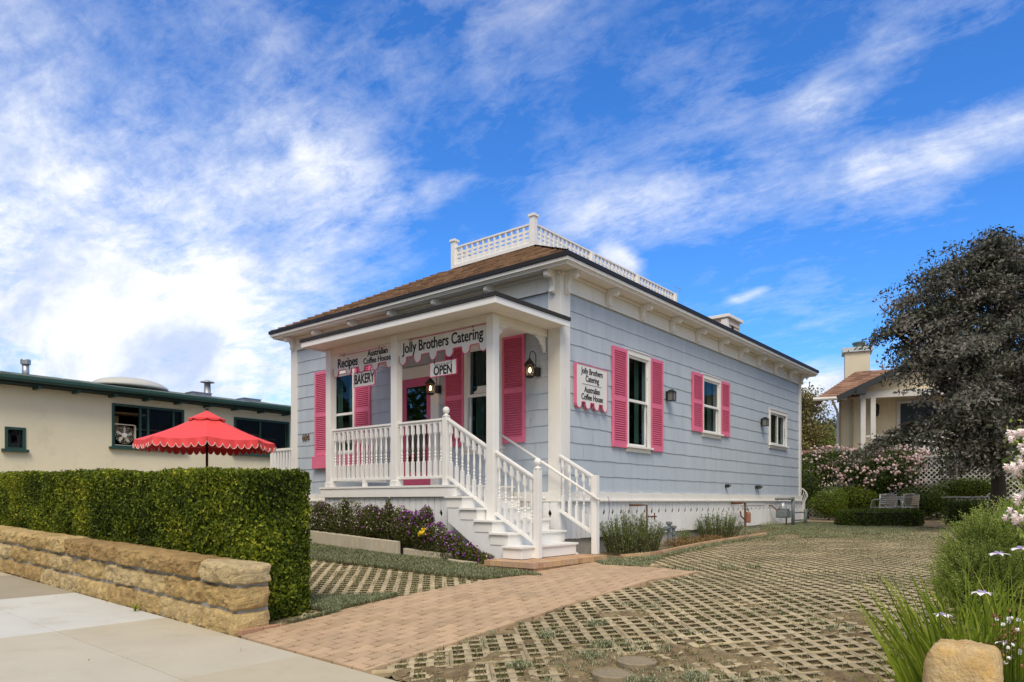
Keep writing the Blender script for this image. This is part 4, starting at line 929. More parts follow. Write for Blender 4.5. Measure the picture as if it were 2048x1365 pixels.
solo('garden_wall', b, m_stone, 'stone wall continuing right of the rounded block at the photo edge', 'garden wall', org=(7.5, -6, -.2))
# --- clipped hedge
m_hedge = leafmat('hedge_leaf', [(.022, .040, .005), (.065, .10, .010), (.13, .18, .016), (.26, .31, .025), (.46, .45, .05)], .38, .3)
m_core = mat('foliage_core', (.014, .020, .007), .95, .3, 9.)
m_twig = mat('twig_bark', (.07, .045, .03), .9, .2, 10.)
hd = thing('hedge', 'long clipped green hedge behind the sandstone wall, wrapping its near end', 'hedge', (-4.5, -5.4, .1))
HX0, HX1, HY0, HY1 = -11., .19, -5.80, -5.12; ztop = lambda x: 1.60 - .020 * (x - .5)
def hp(n, face):
    if face == 'front': x = HX1 - (HX1 - HX0) * RNG.random(n) ** 1.25; z = RNG.uniform(.0, 1, n); y = np.full(n, HY0); nr = (0, -1, .15)
    elif face == 'top': x = HX1 - (HX1 - HX0) * RNG.random(n) ** 1.1; y = RNG.uniform(HY0, HY1, n); z = np.ones(n); nr = (0, -.1, 1)
    elif face == 'end': x = np.full(n, HX1); y = RNG.uniform(HY0, HY1, n); z = RNG.random(n); nr = (1, -.1, .15)
    else: x = RNG.uniform(HX0, HX1, n); y = np.full(n, HY1); z = RNG.random(n); nr = (0, 1, .1)
    zb = np.where(face != 'top', .02, 0); Z = zg(x) + .03 + z * (1.54 - .0 * x - .03) + .003 * (x - .5)
    p = np.stack([x, y, Z], 1); bump = np.array([mnoise.noise(Vector((a * 2.1, c * 2.1, d * 2.1))) * .045 + mnoise.noise(Vector((a * 6, c * 6, d * 6))) * .03 for a, c, d in p]); nv = np.tile(np.array(nr, float), (n, 1))
    return p + nv * (bump[:, None] + RNG.uniform(-.09, .025, (n, 1))), nv
vv = []; ff = []; tt = []; o = 0
for face, n in (('front', 92000), ('top', 30000), ('end', 17000), ('back', 7000)):
    p, nv = hp(n, face); sz = .045 if face != 'end' else .048
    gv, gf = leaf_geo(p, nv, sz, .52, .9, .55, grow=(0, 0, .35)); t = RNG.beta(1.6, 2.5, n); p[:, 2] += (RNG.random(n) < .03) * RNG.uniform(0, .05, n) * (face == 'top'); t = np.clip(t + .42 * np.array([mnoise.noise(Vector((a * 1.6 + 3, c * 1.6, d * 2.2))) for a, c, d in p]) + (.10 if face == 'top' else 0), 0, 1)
    vv.append(gv); ff.append(gf + o); tt.append(t); o += len(gv)
link('leaves', fast_mesh('leaves', np.concatenate(vv), np.concatenate(ff), m_hedge, np.concatenate(tt), org=hd['org']), hd)
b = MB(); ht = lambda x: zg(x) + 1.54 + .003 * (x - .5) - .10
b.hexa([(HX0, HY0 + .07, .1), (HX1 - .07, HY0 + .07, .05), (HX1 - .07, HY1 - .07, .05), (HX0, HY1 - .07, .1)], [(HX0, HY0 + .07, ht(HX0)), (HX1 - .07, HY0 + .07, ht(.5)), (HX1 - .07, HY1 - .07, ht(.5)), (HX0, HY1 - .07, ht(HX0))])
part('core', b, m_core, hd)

# ================================================================== PLANTER AND FLOWERS
m_kerb = mat('planter_concrete', (.50, .45, .35), .85, .1, 5., .2, 60, stain=((.46, .33, .14), .6), sscale=1.3)
def kerb(pts, h, lb, th=.07):
    b = MB(); z = [G(*p) for p in pts]
    for (p, q) in zip(pts, pts[1:]): b.beam((p[0], p[1], G(*p) + h / 2 - .05), (q[0], q[1], G(*p) + h / 2 - .05), th, h + .1)
    return solo('planter_kerb', b, m_kerb, lb, 'planter kerb', 'concrete kerbs of the flower bed', org=(*pts[0], G(*pts[0])), bevel=.012)
def smoothpts(pts, n=5):
    o = []
    for i in range(len(pts) - 1):
        for k in range(n):
            t = k / n; p0, p1, p2, p3 = pts[max(0, i - 1)], pts[i], pts[i + 1], pts[min(len(pts) - 1, i + 2)]
            o.append(tuple(.5 * (2 * p1[c] + (p2[c] - p0[c]) * t + (2 * p0[c] - 5 * p1[c] + 4 * p2[c] - p3[c]) * t * t + (3 * p1[c] - p0[c] - 3 * p2[c] + p3[c]) * t ** 3) for c in (0, 1)))
    return o + [pts[-1]]
kerb(smoothpts([(-6.5, -2.0), (-4.32, -2.03), (-3.11, -2.06), (-2.4, -2.10), (-1.78, -2.10)]), .24, 'long tall concrete planter kerb under the white flowers')
kerb(smoothpts([(-1.76, -2.0), (-1.17, -2.03), (-.73, -1.99)]), .13, 'middle concrete planter kerb under the purple flowers')
kerb(smoothpts([(-.72, -2.06), (-.5, -2.08), (-.12, -2.0), (.02, -1.92)]), .06, 'lowest thin concrete planter kerb by the stairs')
m_lan = leafmat('lantana_leaf', [(.04, .04, .014), (.08, .095, .025), (.14, .155, .045), (.20, .11, .07)], .5, .2)
m_pet = {'purple': mat('purple_petals', (.28, .05, .36), .6, .2, 30.), 'white': mat('white_petals', (.72, .70, .62), .6, .1, 30.), 'yellow': mat('yellow_petals', (.75, .55, .02), .6, .1, 30.), 'pink': mat('pink_petals', (.68, .38, .42), .6, .1, 9., attr=((.78, .46, .50), (.86, .68, .67), (.90, .84, .79)))}
def flower_pts(b, c, s, n=5, up=(0, -.6, .8)):   # tight cluster of small petals
    c = Vector(c)
    for k in range(n):
        d = Vector((random.gauss(0, 1), random.gauss(0, 1), random.gauss(0, 1))).normalized(); q = c + d * s * .5; u = d.orthogonal().normalized() * s * .42; v = d.cross(u)
        b.tv = random.random(); b.add([q + u, q + v, q - u, q - v], [(0, 1, 2, 3)])
def shrub(name, label, cat, blobs_, n, size, lm, aspect=.5, flowers=(), group=None, ground=None, stems=True, up=.3, tmul=1., jit=.6, core=False):
    bx = sum(bb[0][0] for bb in blobs_) / len(blobs_); by = sum(bb[0][1] for bb in blobs_) / len(blobs_); bz = G(bx, by) if ground is None else ground
    t_ = thing(name, label, cat, (bx, by, bz), group=group); vs = []; nsum = []; wts = np.array([bb[1][0] * bb[1][1] * bb[1][2] for bb in blobs_]) ** .67; wts = wts / wts.sum()
    for (c, r), w_ in zip(blobs_, wts):
        p, d = blob_pts(max(8, int(n * w_)), c, r, .35); nzv = np.array([mnoise.noise(Vector(q * (1.1 / max(r)))) for q in p])[:, None]; p = p + d * nzv * np.array(r) * .35
        vs.append(p); nsum.append(d)
    p = np.concatenate(vs); d = np.concatenate(nsum); keep = p[:, 2] > bz - .05; p, d = p[keep], d[keep]
    gv, gf = leaf_geo(p, d, size, aspect, .9, jit, grow=(0, 0, up)); t = np.clip(RNG.beta(2, 2.4, len(p)) * tmul, 0, 1)
    link('foliage', fast_mesh('foliage', gv, gf, lm, t, org=t_['org']), t_)
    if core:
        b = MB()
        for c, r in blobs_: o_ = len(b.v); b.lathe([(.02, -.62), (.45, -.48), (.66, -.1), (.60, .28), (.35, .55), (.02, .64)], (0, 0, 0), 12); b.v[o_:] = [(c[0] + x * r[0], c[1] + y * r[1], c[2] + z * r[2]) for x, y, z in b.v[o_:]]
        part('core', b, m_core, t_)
    if stems:
        b = MB()
        for c, r in blobs_:
            for k in range(3): b.tube([(c[0] + random.gauss(0, .04), c[1] + random.gauss(0, .04), bz - .03), (c[0] + random.gauss(0, r[0] * .3), c[1] + random.gauss(0, r[1] * .3), c[2] + r[2] * .2)], [.012, .005], 5)
        part('stems', b, m_twig, t_)['kind'] = 'stuff'
    for col, nf, s_, region in flowers:
        b = MB()
        for _ in range(nf):
            c, r = random.choices(blobs_, weights=list(wts))[0] if region is None else random.choice(region)
            th, ph = random.uniform(math.pi, 2 * math.pi), random.uniform(-.2, 1.4); q = Vector((c[0] + r[0] * 1.03 * math.cos(th) * math.cos(ph), c[1] + r[1] * 1.03 * math.sin(th) * math.cos(ph), c[2] + r[2] * 1.05 * math.sin(ph)))
            if q.z > bz + .03: flower_pts(b, q, s_ * random.uniform(.6, 1.3), 7)
        part('flowers', b, m_pet[col], t_)['kind'] = 'stuff'
    return t_
L1 = [((x, -1.84, .86), (.36, .20, .34)) for x in (-5.0, -4.55, -4.1, -3.65, -3.2)] + [((-4.15, -1.84, 1.12), (.25, .12, .14)), ((-3.4, -1.9, 1.15), (.07, .07, .18))]
L2 = [((x, -1.84, .83), (.34, .20, .33)) for x in (-2.8, -2.4, -2.05)] + [((-2.65, -1.9, 1.02), (.3, .1, .15)), ((-2.2, -1.95, 1.1), (.08, .07, .20))]
shrub('flowering_shrub', 'dark shrub dotted with white flowers in the planter nearest the hedge', 'shrub', L1, 20000, .034, m_lan, flowers=(('white', 190, .018, None), ('purple', 60, .018, None)), group='flowering shrubs along the porch', tmul=.95)
shrub('flowering_shrub', 'shrub with mixed white and purple flowers under the porch railing', 'shrub', L2, 17000, .034, m_lan, flowers=(('white', 110, .018, None), ('purple', 110, .020, None)), group='flowering shrubs along the porch', tmul=.95)
L3 = [((-1.75, -1.93, .78), (.32, .17, .30)), ((-1.4, -1.95, .76), (.28, .16, .34)), ((-1.05, -1.97, .62), (.28, .14, .30)), ((-.72, -1.97, .54), (.26, .12, .24)), ((-.4, -1.98, .46), (.24, .11, .18)), ((-.12, -1.98, .40), (.22, .10, .12)), ((-1.3, -1.95, 1.02), (.12, .10, .16))]
shrub('flowering_shrub', 'shrub full of purple flowers sloping down beside the stair stringer', 'shrub', L3, 19000, .032, m_lan, flowers=(('purple', 240, .024, None), ('white', 60, .019, None), ('yellow', 16, .035, [((-1.25, -2.06, .74), (.08, .08, .08))])), group='flowering shrubs along the porch', tmul=.95)

# ================================================================== CREAM BUILDING ON THE LEFT
m_stucco = mat('cream_stucco', (.85, .79, .59), .85, .05, 1.2, .25, 25, stain=((.64, .58, .42), .5), sscale=.8)
m_green = mat('dark_green_paint', (.025, .075, .065), .45, .12, 6.)
m_groof = mat('green_rolled_roofing', (.12, .16, .14), .9, .3, 7., .4, 60, stain=((.30, .28, .24), .6), sscale=2.)
BX = -12.7
bd = thing('workshop_building', 'long low cream stucco building with dark green gutter and window frames', 'building', (BX, 0, .3))
WO = [(-4.40, -3.99, 2.45, 2.96), (-2.10, -.25, 2.64, 3.75), (1.22, 3.06, 2.64, 3.70)]
b = MB(); A0, A1 = -14., 9.
ed = sorted(set([A0, A1] + [v for o_ in WO for v in o_[:2]]))
for p, q in zip(ed, ed[1:]):
    segs = [(0., 4.045)]
    for o0, o1, z0, z1 in WO:
        if o0 < (p + q) / 2 < o1: segs = [(0., z0), (z1, 4.045)]
    for z0, z1 in segs: b.box(BX - .2, BX, p, q, z0, z1)
b.box(BX - 6, BX - .2, A0, A0 + .2, 0, 4.045); b.box(BX - 6, BX - .2, A1 - .2, A1, 0, 4.045)
part('wall', b, m_stucco, bd)
b = MB(); b.hexa([(BX + .42, A0, 4.0), (BX + .42, A1 + .4, 4.0), (BX + .42, A1 + .4, 4.09), (BX + .42, A0, 4.09)], [(BX - 3.2, A0, 4.45), (BX - 3.2, A1 + .4, 4.45), (BX - 3.2, A1 + .4, 4.72), (BX - 3.2, A0, 4.72)])
rk = random.Random(6); y = A0
while y < A1: e = y + rk.uniform(.5, 1.6); h = rk.uniform(0, .025); b.hexa([(BX + .44, y, 4.09), (BX + .44, e, 4.09), (BX + .44, e, 4.105 + h), (BX + .44, y, 4.105 + h)], [(BX - .8, y, 4.30), (BX - .8, e, 4.30), (BX - .8, e, 4.315 + h * 2), (BX - .8, y, 4.315 + h * 2)]); y = e + rk.uniform(0, .3)
part('roof', b, m_groof, bd)
b = MB(); b.tube([(BX + .47, A0, 4.03), (BX + .47, A1 + .4, 4.03)], .055, 8); b.box(BX + .41, BX + .53, A0, A1 + .4, 4.03, 4.10); part('gutter', b, m_green, bd)
b = MB(); b.box(BX + .001, BX + .41, A0, A1 + .4, 3.93, 3.998); part('soffit', b, mat('shaded_green_soffit', (.012, .03, .028), .8, .1), bd)  # dark green box, colour deepened to stand in for the eave's shadow band
b = MB(); pass
k = A0 + 6
while k < A1: b = MB(); b.box(BX + .001, BX + .40, k, k + .07, 3.87, 3.929); part('rafter_tail', b, m_green, bd); k += .83
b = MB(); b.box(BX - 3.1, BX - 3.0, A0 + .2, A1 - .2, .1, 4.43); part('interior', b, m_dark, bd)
def gwin(y0, y1, z0, z1, mull, slide=None):
    b = MB(); t = .06; b.box(BX - .08, BX + .03, y0, y1, z1 - t, z1); b.box(BX - .08, BX + .03, y0, y0 + t, z0, z1 - t); b.box(BX - .08, BX + .03, y1 - t, y1, z0, z1 - t); b.box(BX - .08, BX + .03, y0 + t, y1 - t, z0, z0 + .04)
    for m_ in mull: b.box(BX - .07, BX + .0, m_, m_ + .05, z0 + .04, z1 - t)
    w_ = part('window', b, m_green, bd)
    b = MB(); b.box(BX - .04, BX + .10, y0 - .07, y1 + .05, z0 - .065, z0 - .002); part('sill', b, m_green, w_)
    b = MB(); b.box(BX - .05, BX - .045, (slide if slide else y0 + t), y1 - t, z0 + .04, z1 - t); part('pane', b, m_glass, w_)
gwin(*WO[0], [], slide=None); gwin(*WO[1], [-1.42, -1.22, -.55], slide=-1.4); gwin(*WO[2], [2.05])
b = MB(); b.box(BX - 1.0, BX - .98, -2.3, 3.2, 3.2, 3.24); b.box(BX - .9, BX - .5, -1.9, -1.0, 3.55, 3.6); b.box(BX - .9, BX - .85, 1.9, 2.6, 3.28, 3.33); b.box(BX - 1.2, BX - .6, -2.0, -1.7, 3.1, 3.5); part('shelving', b, mat('workshop_timber', (.30, .20, .10), .8, .2, 5.), bd)
def vent(x, y, z0, z1, r, cap, mt, lb):
    v = thing('roof_vent', lb, 'roof vent', (x, y, z0), group='metal vents on the cream building roof'); b = MB()
    if cap: b.lathe([(r * 1.25, 0), (r * 1.1, .1), (r, .11), (r * .85, z1 - z0 - .08)], (x, y, z0), 14); part('pipe', b, mt, v, smooth=True); b = MB(); b.lathe([(r * 2.0, z1 - z0 - .07), (r * 1.9, z1 - z0 - .055), (.02, z1 - z0)], (x, y, z0), 16); part('cap', b, mt, v); b = MB(); b.tube([(x + r * .7, y, z1 - .12), (x + r * .9, y, z1 - .05)], .01); b.tube([(x - r * .7, y, z1 - .12), (x - r * .9, y, z1 - .05)], .01); b.tube([(x, y + r * .7, z1 - .12), (x, y + r * .9, z1 - .05)], .01); part('cap_stays', b, mt, v)
    else: b.lathe([(r, 0), (r, z1 - z0 - .1)], (x, y, z0), 14); part('pipe', b, mt, v, smooth=True); b = MB(); b.lathe([(r * 1.4, z1 - z0 - .12), (r * 1.45, z1 - z0 - .02), (r * 1.3, z1 - z0)], (x, y, z0), 14); part('collar', b, mt, v)
vent(BX - .3, -3.9, 4.1, 4.62, .075, False, m_galv, 'short cylindrical metal vent near the left end of the green roof'); vent(BX - .3, .58, 4.1, 4.72, .10, True, m_galv, 'rusty metal flue with conical rain cap on the green roof')
b = MB(); prof = [(1.0 * math.cos(t), .30 * math.sin(t)) for t in [math.radians(a) for a in range(0, 91, 10)]]; b.lathe([(max(.01, r), z) for r, z in prof], (0, 0, 0), 28)
b.v = [(BX - 2.3 + x * .8, -.7 + y * 1.05, 4.52 + z) for x, y, z in b.v]; solo('skylight_dome', b, mat('milky_plastic', (.50, .50, .48), .5, .05), 'large milky skylight dome rising behind the green roof edge', 'skylight', org=(BX - 2.3, -.7, 4.5), smooth=True)
for y, lb in ((.05, 'low grey roof hatch left of the conical capped flue'), (1.6, 'low grey roof hatch right of the conical capped flue')):
    b = MB(); b.box(BX - .5, BX - .1, y, y + .55, 4.2, 4.30); b.box(BX - .52, BX - .08, y - .02, y + .57, 4.30, 4.32); solo('roof_hatch', b, m_galv, lb, 'roof hatch', 'roof hatches', org=(BX - .3, y + .27, 4.2))
# --- box fan in the open window
fn = thing('box_fan', 'square cream box fan standing in the open green window', 'fan', (BX - .03, -1.80, 2.69))
b = MB(); cy_, cz_, hw = -1.795, 2.95, .27
corn = []
for qx, qz, a0 in ((1, 1, 0), (-1, 1, 90), (-1, -1, 180), (1, -1, 270)):
    for k in range(4): t = math.radians(a0 + k * 30); corn.append((cy_ + qx * (hw - .04) + .04 * math.cos(t), cz_ + qz * (hw - .04) + .04 * math.sin(t)))
m_fan = mat('fan_plastic', (.62, .58, .48), .45, .06)
for x in (BX - .06, BX + .015): b.tube([(x, p, q) for p, q in corn] + [(x, *corn[0])], .012, 6)
n = len(corn)
for i in range(n): p, q = corn[i], corn[(i + 1) % n]; b.add([(BX - .06, *p), (BX + .015, *p), (BX + .015, *q), (BX - .06, *q)], [(0, 1, 2, 3)])
part('housing', b, m_fan, fn)
b = MB()
for r in (.06, .10, .14, .18, .22): b.tube([(BX + .012, cy_ + r * math.cos(t), cz_ + r * math.sin(t)) for t in [math.pi * k / 12 for k in range(25)]], .0025, 4, caps=False)
for k in range(12): t = math.pi * k / 6; b.tube([(BX + .012, cy_ + .05 * math.cos(t), cz_ + .05 * math.sin(t)), (BX + .012, cy_ + .24 * math.cos(t), cz_ + .24 * math.sin(t))], .0025, 4)
part('grille', b, m_fan, fn)
b = MB()
for k in range(5):
    t = 2 * math.pi * k / 5 + .3; d = lambda r, a: (cy_ + r * math.cos(t + a), cz_ + r * math.sin(t + a))
    b.add([(BX - .03, *d(.05, -.25)), (BX - .03, *d(.13, -.38)), (BX - .015, *d(.20, -.15)), (BX - .005, *d(.20, .12)), (BX + .0, *d(.12, .22)), (BX - .01, *d(.05, .25))], [(0, 1, 2, 3, 4, 5)])
part('blades', b, m_fan, fn)
b = MB(); b.tube([(BX - .02, cy_, cz_), (BX + .02, cy_, cz_)], .062, 20); part('hub', b, mat('fan_hub', (.75, .74, .70), .4, 0), fn)

# --- patio umbrella
m_red = mat('red_canvas', (.80, .07, .075), .6, .06, 3., .1, 60)
m_redp = mat('canvas_piping', (.80, .62, .60), .6, 0)
UX, UY = -5.47, -3.32
um = thing('patio_umbrella', 'red octagonal patio umbrella with scalloped valance above the hedge', 'umbrella', (UX, UY, .4))
R0, zr, zp = 1.14, 2.30, 2.82; TC = math.atan2(CY - UY, CX - UX)
def rimp(t, r, z): return (UX + r * math.cos(t), UY + r * math.sin(t), z)
b = MB(); ns = 8
for k in range(8):
    t0, t1 = TC + math.pi / 4 * k, TC + math.pi / 4 * (k + 1); g = []
    for j in range(ns + 1):
        f = j / ns; zc = zp - (zp - zr) * f - .045 * math.sin(math.pi * f); row = []
        for i in range(ns + 1):
            u = i / ns; p0, p1 = Vector(rimp(t0, R0 * f, zc)), Vector(rimp(t1, R0 * f, zc)); q = p0.lerp(p1, u); q.z -= .035 * f * math.sin(math.pi * u); row.append(len(b.v)); b.v.append(tuple(q))
        g.append(row)
    for j in range(ns):
        for i in range(ns): b.f.append((g[j][i], g[j + 1][i], g[j + 1][i + 1], g[j][i + 1])); b.t.append(.5)
cn = part('canopy', b, m_red, um, smooth=False)
md = cn.modifiers.new('thick', 'SOLIDIFY'); md.thickness = .004
bv = MB(); bp = MB()
for k in range(8):
    t0, t1 = TC + math.pi / 4 * k, TC + math.pi / 4 * (k + 1); p0, p1 = Vector(rimp(t0, R0, zr)), Vector(rimp(t1, R0, zr)); nsc = 7
    outw = Vector((math.cos((t0 + t1) / 2), math.sin((t0 + t1) / 2), 0))
    for j in range(nsc):
        pts = []; 
        for q in range(9):
            a = q / 8; u = (j + a) / nsc; c = p0.lerp(p1, u); c.z -= .035 * math.sin(math.pi * u); top = c + outw * .004; c = c + outw * (.018 + .012 * math.sin(u * 23 + k)); c.z -= .075 + .075 * math.sin(math.pi * a) ** .6; pts.append((top, c))
        for (a_, b_), (c_, d_) in zip(pts, pts[1:]): bv.add([a_, c_, d_, b_], [(0, 1, 2, 3)])
        bp.tube([b_ + outw * .003 for a_, b_ in pts], .005, 4)
va = part('valance', bv, m_red, cn); part('piping', bp, m_redp, va)
b = MB()
for k in range(8):
    t0, t1 = TC + math.pi / 4 * k, TC + math.pi / 4 * (k + 1); r = .31
    for i in range(4):
        u0, u1 = i / 4, (i + 1) / 4; a_ = Vector(rimp(t0, r, zp - .125)).lerp(Vector(rimp(t1, r, zp - .125)), u0); c_ = Vector(rimp(t0, r, zp - .125)).lerp(Vector(rimp(t1, r, zp - .125)), u1)
        b.add([(UX, UY, zp + .03), a_, c_], [(0, 1, 2)]); dz0, dz1 = .012 + .03 * math.sin(math.pi * u0), .012 + .03 * math.sin(math.pi * u1); b.add([a_, a_ - Vector((0, 0, dz0)), c_ - Vector((0, 0, dz1)), c_], [(0, 1, 2, 3)])
part('vent_cap', b, m_red, um)
b = MB(); b.lathe([(.03, .04), (.035, .06), (.012, .09)], (UX, UY, zp), 10); part('finial', b, m_black, um)
m_pole = mat('dark_wood_pole', (.035, .018, .012), .4, .2, 8.)
b = MB(); b.tube([(UX, UY, .42), (UX, UY, zp)], .022, 12); part('pole', b, m_pole, um, smooth=True)
b = MB()
for k in range(8): t = TC + math.pi / 4 * k; b.tube([rimp(t, .03, zp - .03), rimp(t, R0 * .5, zp - (zp - zr) * .5 - .07), rimp(t, R0, zr - .01)], .008, 5); b.tube([rimp(t, .03, zr - .08), rimp(t, R0 * .45, zp - (zp - zr) * .45 - .08)], .006, 5)
part('ribs', b, m_pole, um)
b = MB(); b.lathe([(.30, 0), (.30, .05), (.05, .09), (.04, .3)], (UX, UY, .38), 20); part('base', b, m_black, um)
# --- white side porch railing behind the house corner
sp = thing('deck_railing', 'short white slatted railing behind the left corner of the blue house', 'railing', (-9.4, 1.7, 1.2)); b = MB()
b.box(-10.0, -7.6, .80, .88, 2.55, 2.61); b.box(-10.0, -7.6, .81, .87, 1.6, 1.66); b.box(-10.08, -9.98, .78, .90, .5, 2.66); part('frame', b, m_rail, sp)
b = MB()
for k in range(18): b.box(-9.94 + k * .13, -9.89 + k * .13, .82, .86, 1.66, 2.55)
part('slats', b, m_rail, sp)
b = MB(); b.box(-10.08, -7.6, .75, 4.4, 1.35, 1.5); b.box(-10.0, -7.7, .9, 4.3, .4, 1.35); part('deck', b, m_skirt, sp)

# ================================================================== BESIDE THE HOUSE: PIPES, METER, PLANTS
b = MB(); z = G(.25, 2.3)
b.tube([(.02, 1.95, 1.17), (.22, 1.95, 1.17), (.22, 2.25, 1.17), (.22, 2.25, .5)], .018); b.tube([(.22, 2.25, .95), (.22, 2.62, .95)], .015); b.tube([(.22, 2.55, .88), (.22, 2.55, 1.02)], .012)
b.tube([(.22, 2.25, z), (.22, 2.25, .6)], .03)
sp = solo('standpipe', b, m_rust, 'thin rusty standpipe with side tap behind the tall feathery plant', 'standpipe', 'pipes along the side wall', org=(.22, 2.25, z))
vk = thing('valve_pipes', 'cluster of dark valve pipes standing at the right of the feathery plant', 'valve', (.45, 2.75, z)); b = MB()
for (y, h) in ((2.6, .42), (2.78, .34)): b.tube([(.5, y, z - .05), (.5, y, z + h)], .035); b.lathe([(.035, 0), (.06, .01), (.06, .05), (.035, .06)], (.5, y, z + h - .03), 10); b.lathe([(.055, 0), (.055, .03)], (.5, y, z + h - .14), 10)
b.tube([(.5, 2.3, z + .3), (.5, 2.6, z + .34)], .04); part('pipes', b, m_pipe, vk)
rg = thing('gas_regulator', 'rusty gas riser pipe with cylindrical regulator against the white skirt', 'gas regulator', (.3, 7.1, .5)); b = MB(); z = G(.3, 7.1)
b.tube([(.03, 6.75, 1.20), (.25, 6.75, 1.20), (.25, 7.05, 1.20), (.25, 7.05, z - .05)], .028); b.tube([(.25, 6.75, 1.0), (.25, 6.8, .88), (.25, 7.03, .80)], .018); part('riser', b, m_rust, rg)
b = MB(); b.lathe([(.05, 0), (.06, .03), (.06, .22), (.045, .26)], (.25, 7.25, .72), 12); part('regulator', b, mat('regulator_paint', (.30, .13, .085), .6, .2, 8.), rg); b = MB(); b.tube([(.25, 7.05, 1.05), (.25, 7.25, 1.05), (.25, 7.25, .96)], .02); part('elbow', b, m_galv, rg)
gm = thing('gas_meter', 'grey gas meter with dial housing behind blue guard posts', 'gas meter', (.4, 9.6, .6)); b = MB(); z = G(.4, 9.6)
b.box(.2, .48, 9.30, 9.72, .80, 1.0); b.lathe([(.17, 0), (.15, .06)], (.34, 9.51, 1.0), 12); part('body', b, m_pipe, gm, bevel=.04)
b = MB(); b.lathe([(.10, 0), (.09, .06), (.05, .12), (.03, .14)], (.34, 9.48, 1.06), 12); part('dial_housing', b, m_galv, gm); b = MB(); b.tube([(.34, 9.74, z - .05), (.34, 9.74, 1.05)], .02); b.tube([(.34, 9.32, .9), (.1, 9.32, 1.12), (.03, 9.32, 1.12)], .018); part('pipes', b, m_rust, gm)
gp = thing('guard_rail', 'pale blue pipe guard with two posts standing by the gas meter', 'guard rail', (.7, 10.2, .6)); b = MB()
b.tube([(.45, 9.95, z - .05), (.45, 9.95, 1.35)], .045, 12); b.tube([(.03, 9.75, 1.30), (.45, 9.75, 1.30)], .03, 10) ; b.tube([(.45, 9.70, 1.30), (.45, 10.0, 1.30)], .035, 10); part('post', b, m_pipe, gp, smooth=True)
b = MB(); b.tube([(.5, 10.85, z - .05), (.5, 10.85, 1.02)], .045, 12); part('post', b, m_pipe, gp, smooth=True); b = MB(); b.tube([(.45, 9.97, .93), (.5, 10.85, .93)], .018); b.tube([(.45, 9.97, .72), (.5, 10.85, .72)], .018); part('crossbar', b, m_pipe, gp)
b = MB(); b.box(-.02, .10, 12.05, 12.17, .5, 1.22); solo('short_post', b, m_trim, 'short square white post standing at the far corner of the blue house', 'post', org=(.04, 12.1, .6))
# bed edging
b = MB(); rk = random.Random(3); ep = smoothpts([(1.05, -.1), (1.27, .6), (1.16, 2.0), (1.10, 3.05), (1.10, 4.4), (1.15, 5.9)], 6)
for p, q in zip(ep, ep[1:]): b.tv = rk.random(); b.beam((p[0], p[1], G(*p) + .02), (q[0], q[1], G(*q) + .02), .05, .10)
solo('bed_edging', b, m_brick, 'thin curved brown edging along the bed beside the house', 'bed edging', org=(1.1, 2, .4))
m_sage = leafmat('feathery_leaf', [(.06, .085, .02), (.12, .18, .04), (.20, .27, .08), (.28, .34, .14)], .5, .3)
m_brush = leafmat('dry_bed_leaf', [(.10, .07, .03), (.20, .13, .05), (.30, .19, .08), (.16, .18, .05)], .7, .2)
def feather(name, label, cat, c, r, h, n, group=None, lm=None, ll=.05, spikes=0):
    """many-stemmed upright plant with narrow leaves"""
    x, y = c; z = G(x, y); t_ = thing(name, label, cat, (x, y, z), group=group); b = MB(); pts = []; grow = []
    for k in range(n):
        a = random.uniform(0, 2 * math.pi); rr_ = r * math.sqrt(random.random()); hh = h * random.uniform(.6, 1.05) * (1 - .35 * (rr_ / r) ** 2); bx, by = x + rr_ * .85 * math.cos(a), y + rr_ * .85 * math.sin(a)
        tip = Vector((x + rr_ * math.cos(a) * 1.15, y + rr_ * math.sin(a) * 1.15, z + hh)); base = Vector((bx, by, z)); mid = base.lerp(tip, .5) + Vector((0, 0, hh * .08))
        b.tube([base, mid, tip], [.004, .003, .001], 3, caps=False)
        m_ = int(16 * hh / .5) + 6
        for j in range(m_):
            f = random.uniform(.03, 1); q = (base.lerp(mid, f * 2) if f < .5 else mid.lerp(tip, f * 2 - 1)); pts.append(q + Vector((random.gauss(0, .012), random.gauss(0, .012), 0)))
    pts = np.array([tuple(p) for p in pts]); d = RNG.normal(0, 1, (len(pts), 3)); gv, gf = leaf_geo(pts, d, ll, .2, .4, .3, grow=(0, 0, .9))
    link('foliage', fast_mesh('foliage', gv, gf, lm or m_sage, np.clip(RNG.beta(2, 2, len(pts)), 0, 1), org=t_['org']), t_)
    part('stems', b, m_twig, t_)
    if spikes:
        b = MB()
        for sx, sy, s0, s1 in spikes:
            for k in range(40):
                f = k / 40; flower_pts(b, (sx + .05 * math.sin(f * 2.4), sy - .06 * f, s0 + (s1 - s0) * f), .016, 3)
        part('flower_spike', b, m_pet['purple'], t_)
    return t_
feather('tall_plant', 'big feathery green plant with a purple flower spike right of the stairs', 'plant', (.62, 1.0), .50, .72, 330, 'green plants in the side bed', spikes=[(.5, .42, .95, 1.32)])
feather('tall_plant', 'smaller feathery green plant by the middle of the side wall', 'plant', (.50, 4.9), .45, .62, 210, 'green plants in the side bed')
shrub('bed_plant', 'low reddish brown dry plants between the two feathery plants', 'plant', [((.8, y, .48), (.24, .35, .10)) for y in (2.3, 2.9, 3.5, 4.0)], 3200, .035, m_brush, .35, up=.6)
shrub('bed_plant', 'low green seedling plant in front of the pale foundation', 'plant', [((.5, 3.2, .55), (.18, .25, .16))], 700, .035, m_sage, .4, up=.6)
shrub('bed_plant', 'low mounded grey green plant at the foot of the rusty gas riser', 'plant', [((.55, 6.4, .56), (.30, .5, .12)), ((.5, 8.2, .60), (.32, .7, .14))], 2600, .03, m_grass, .4, up=.3)

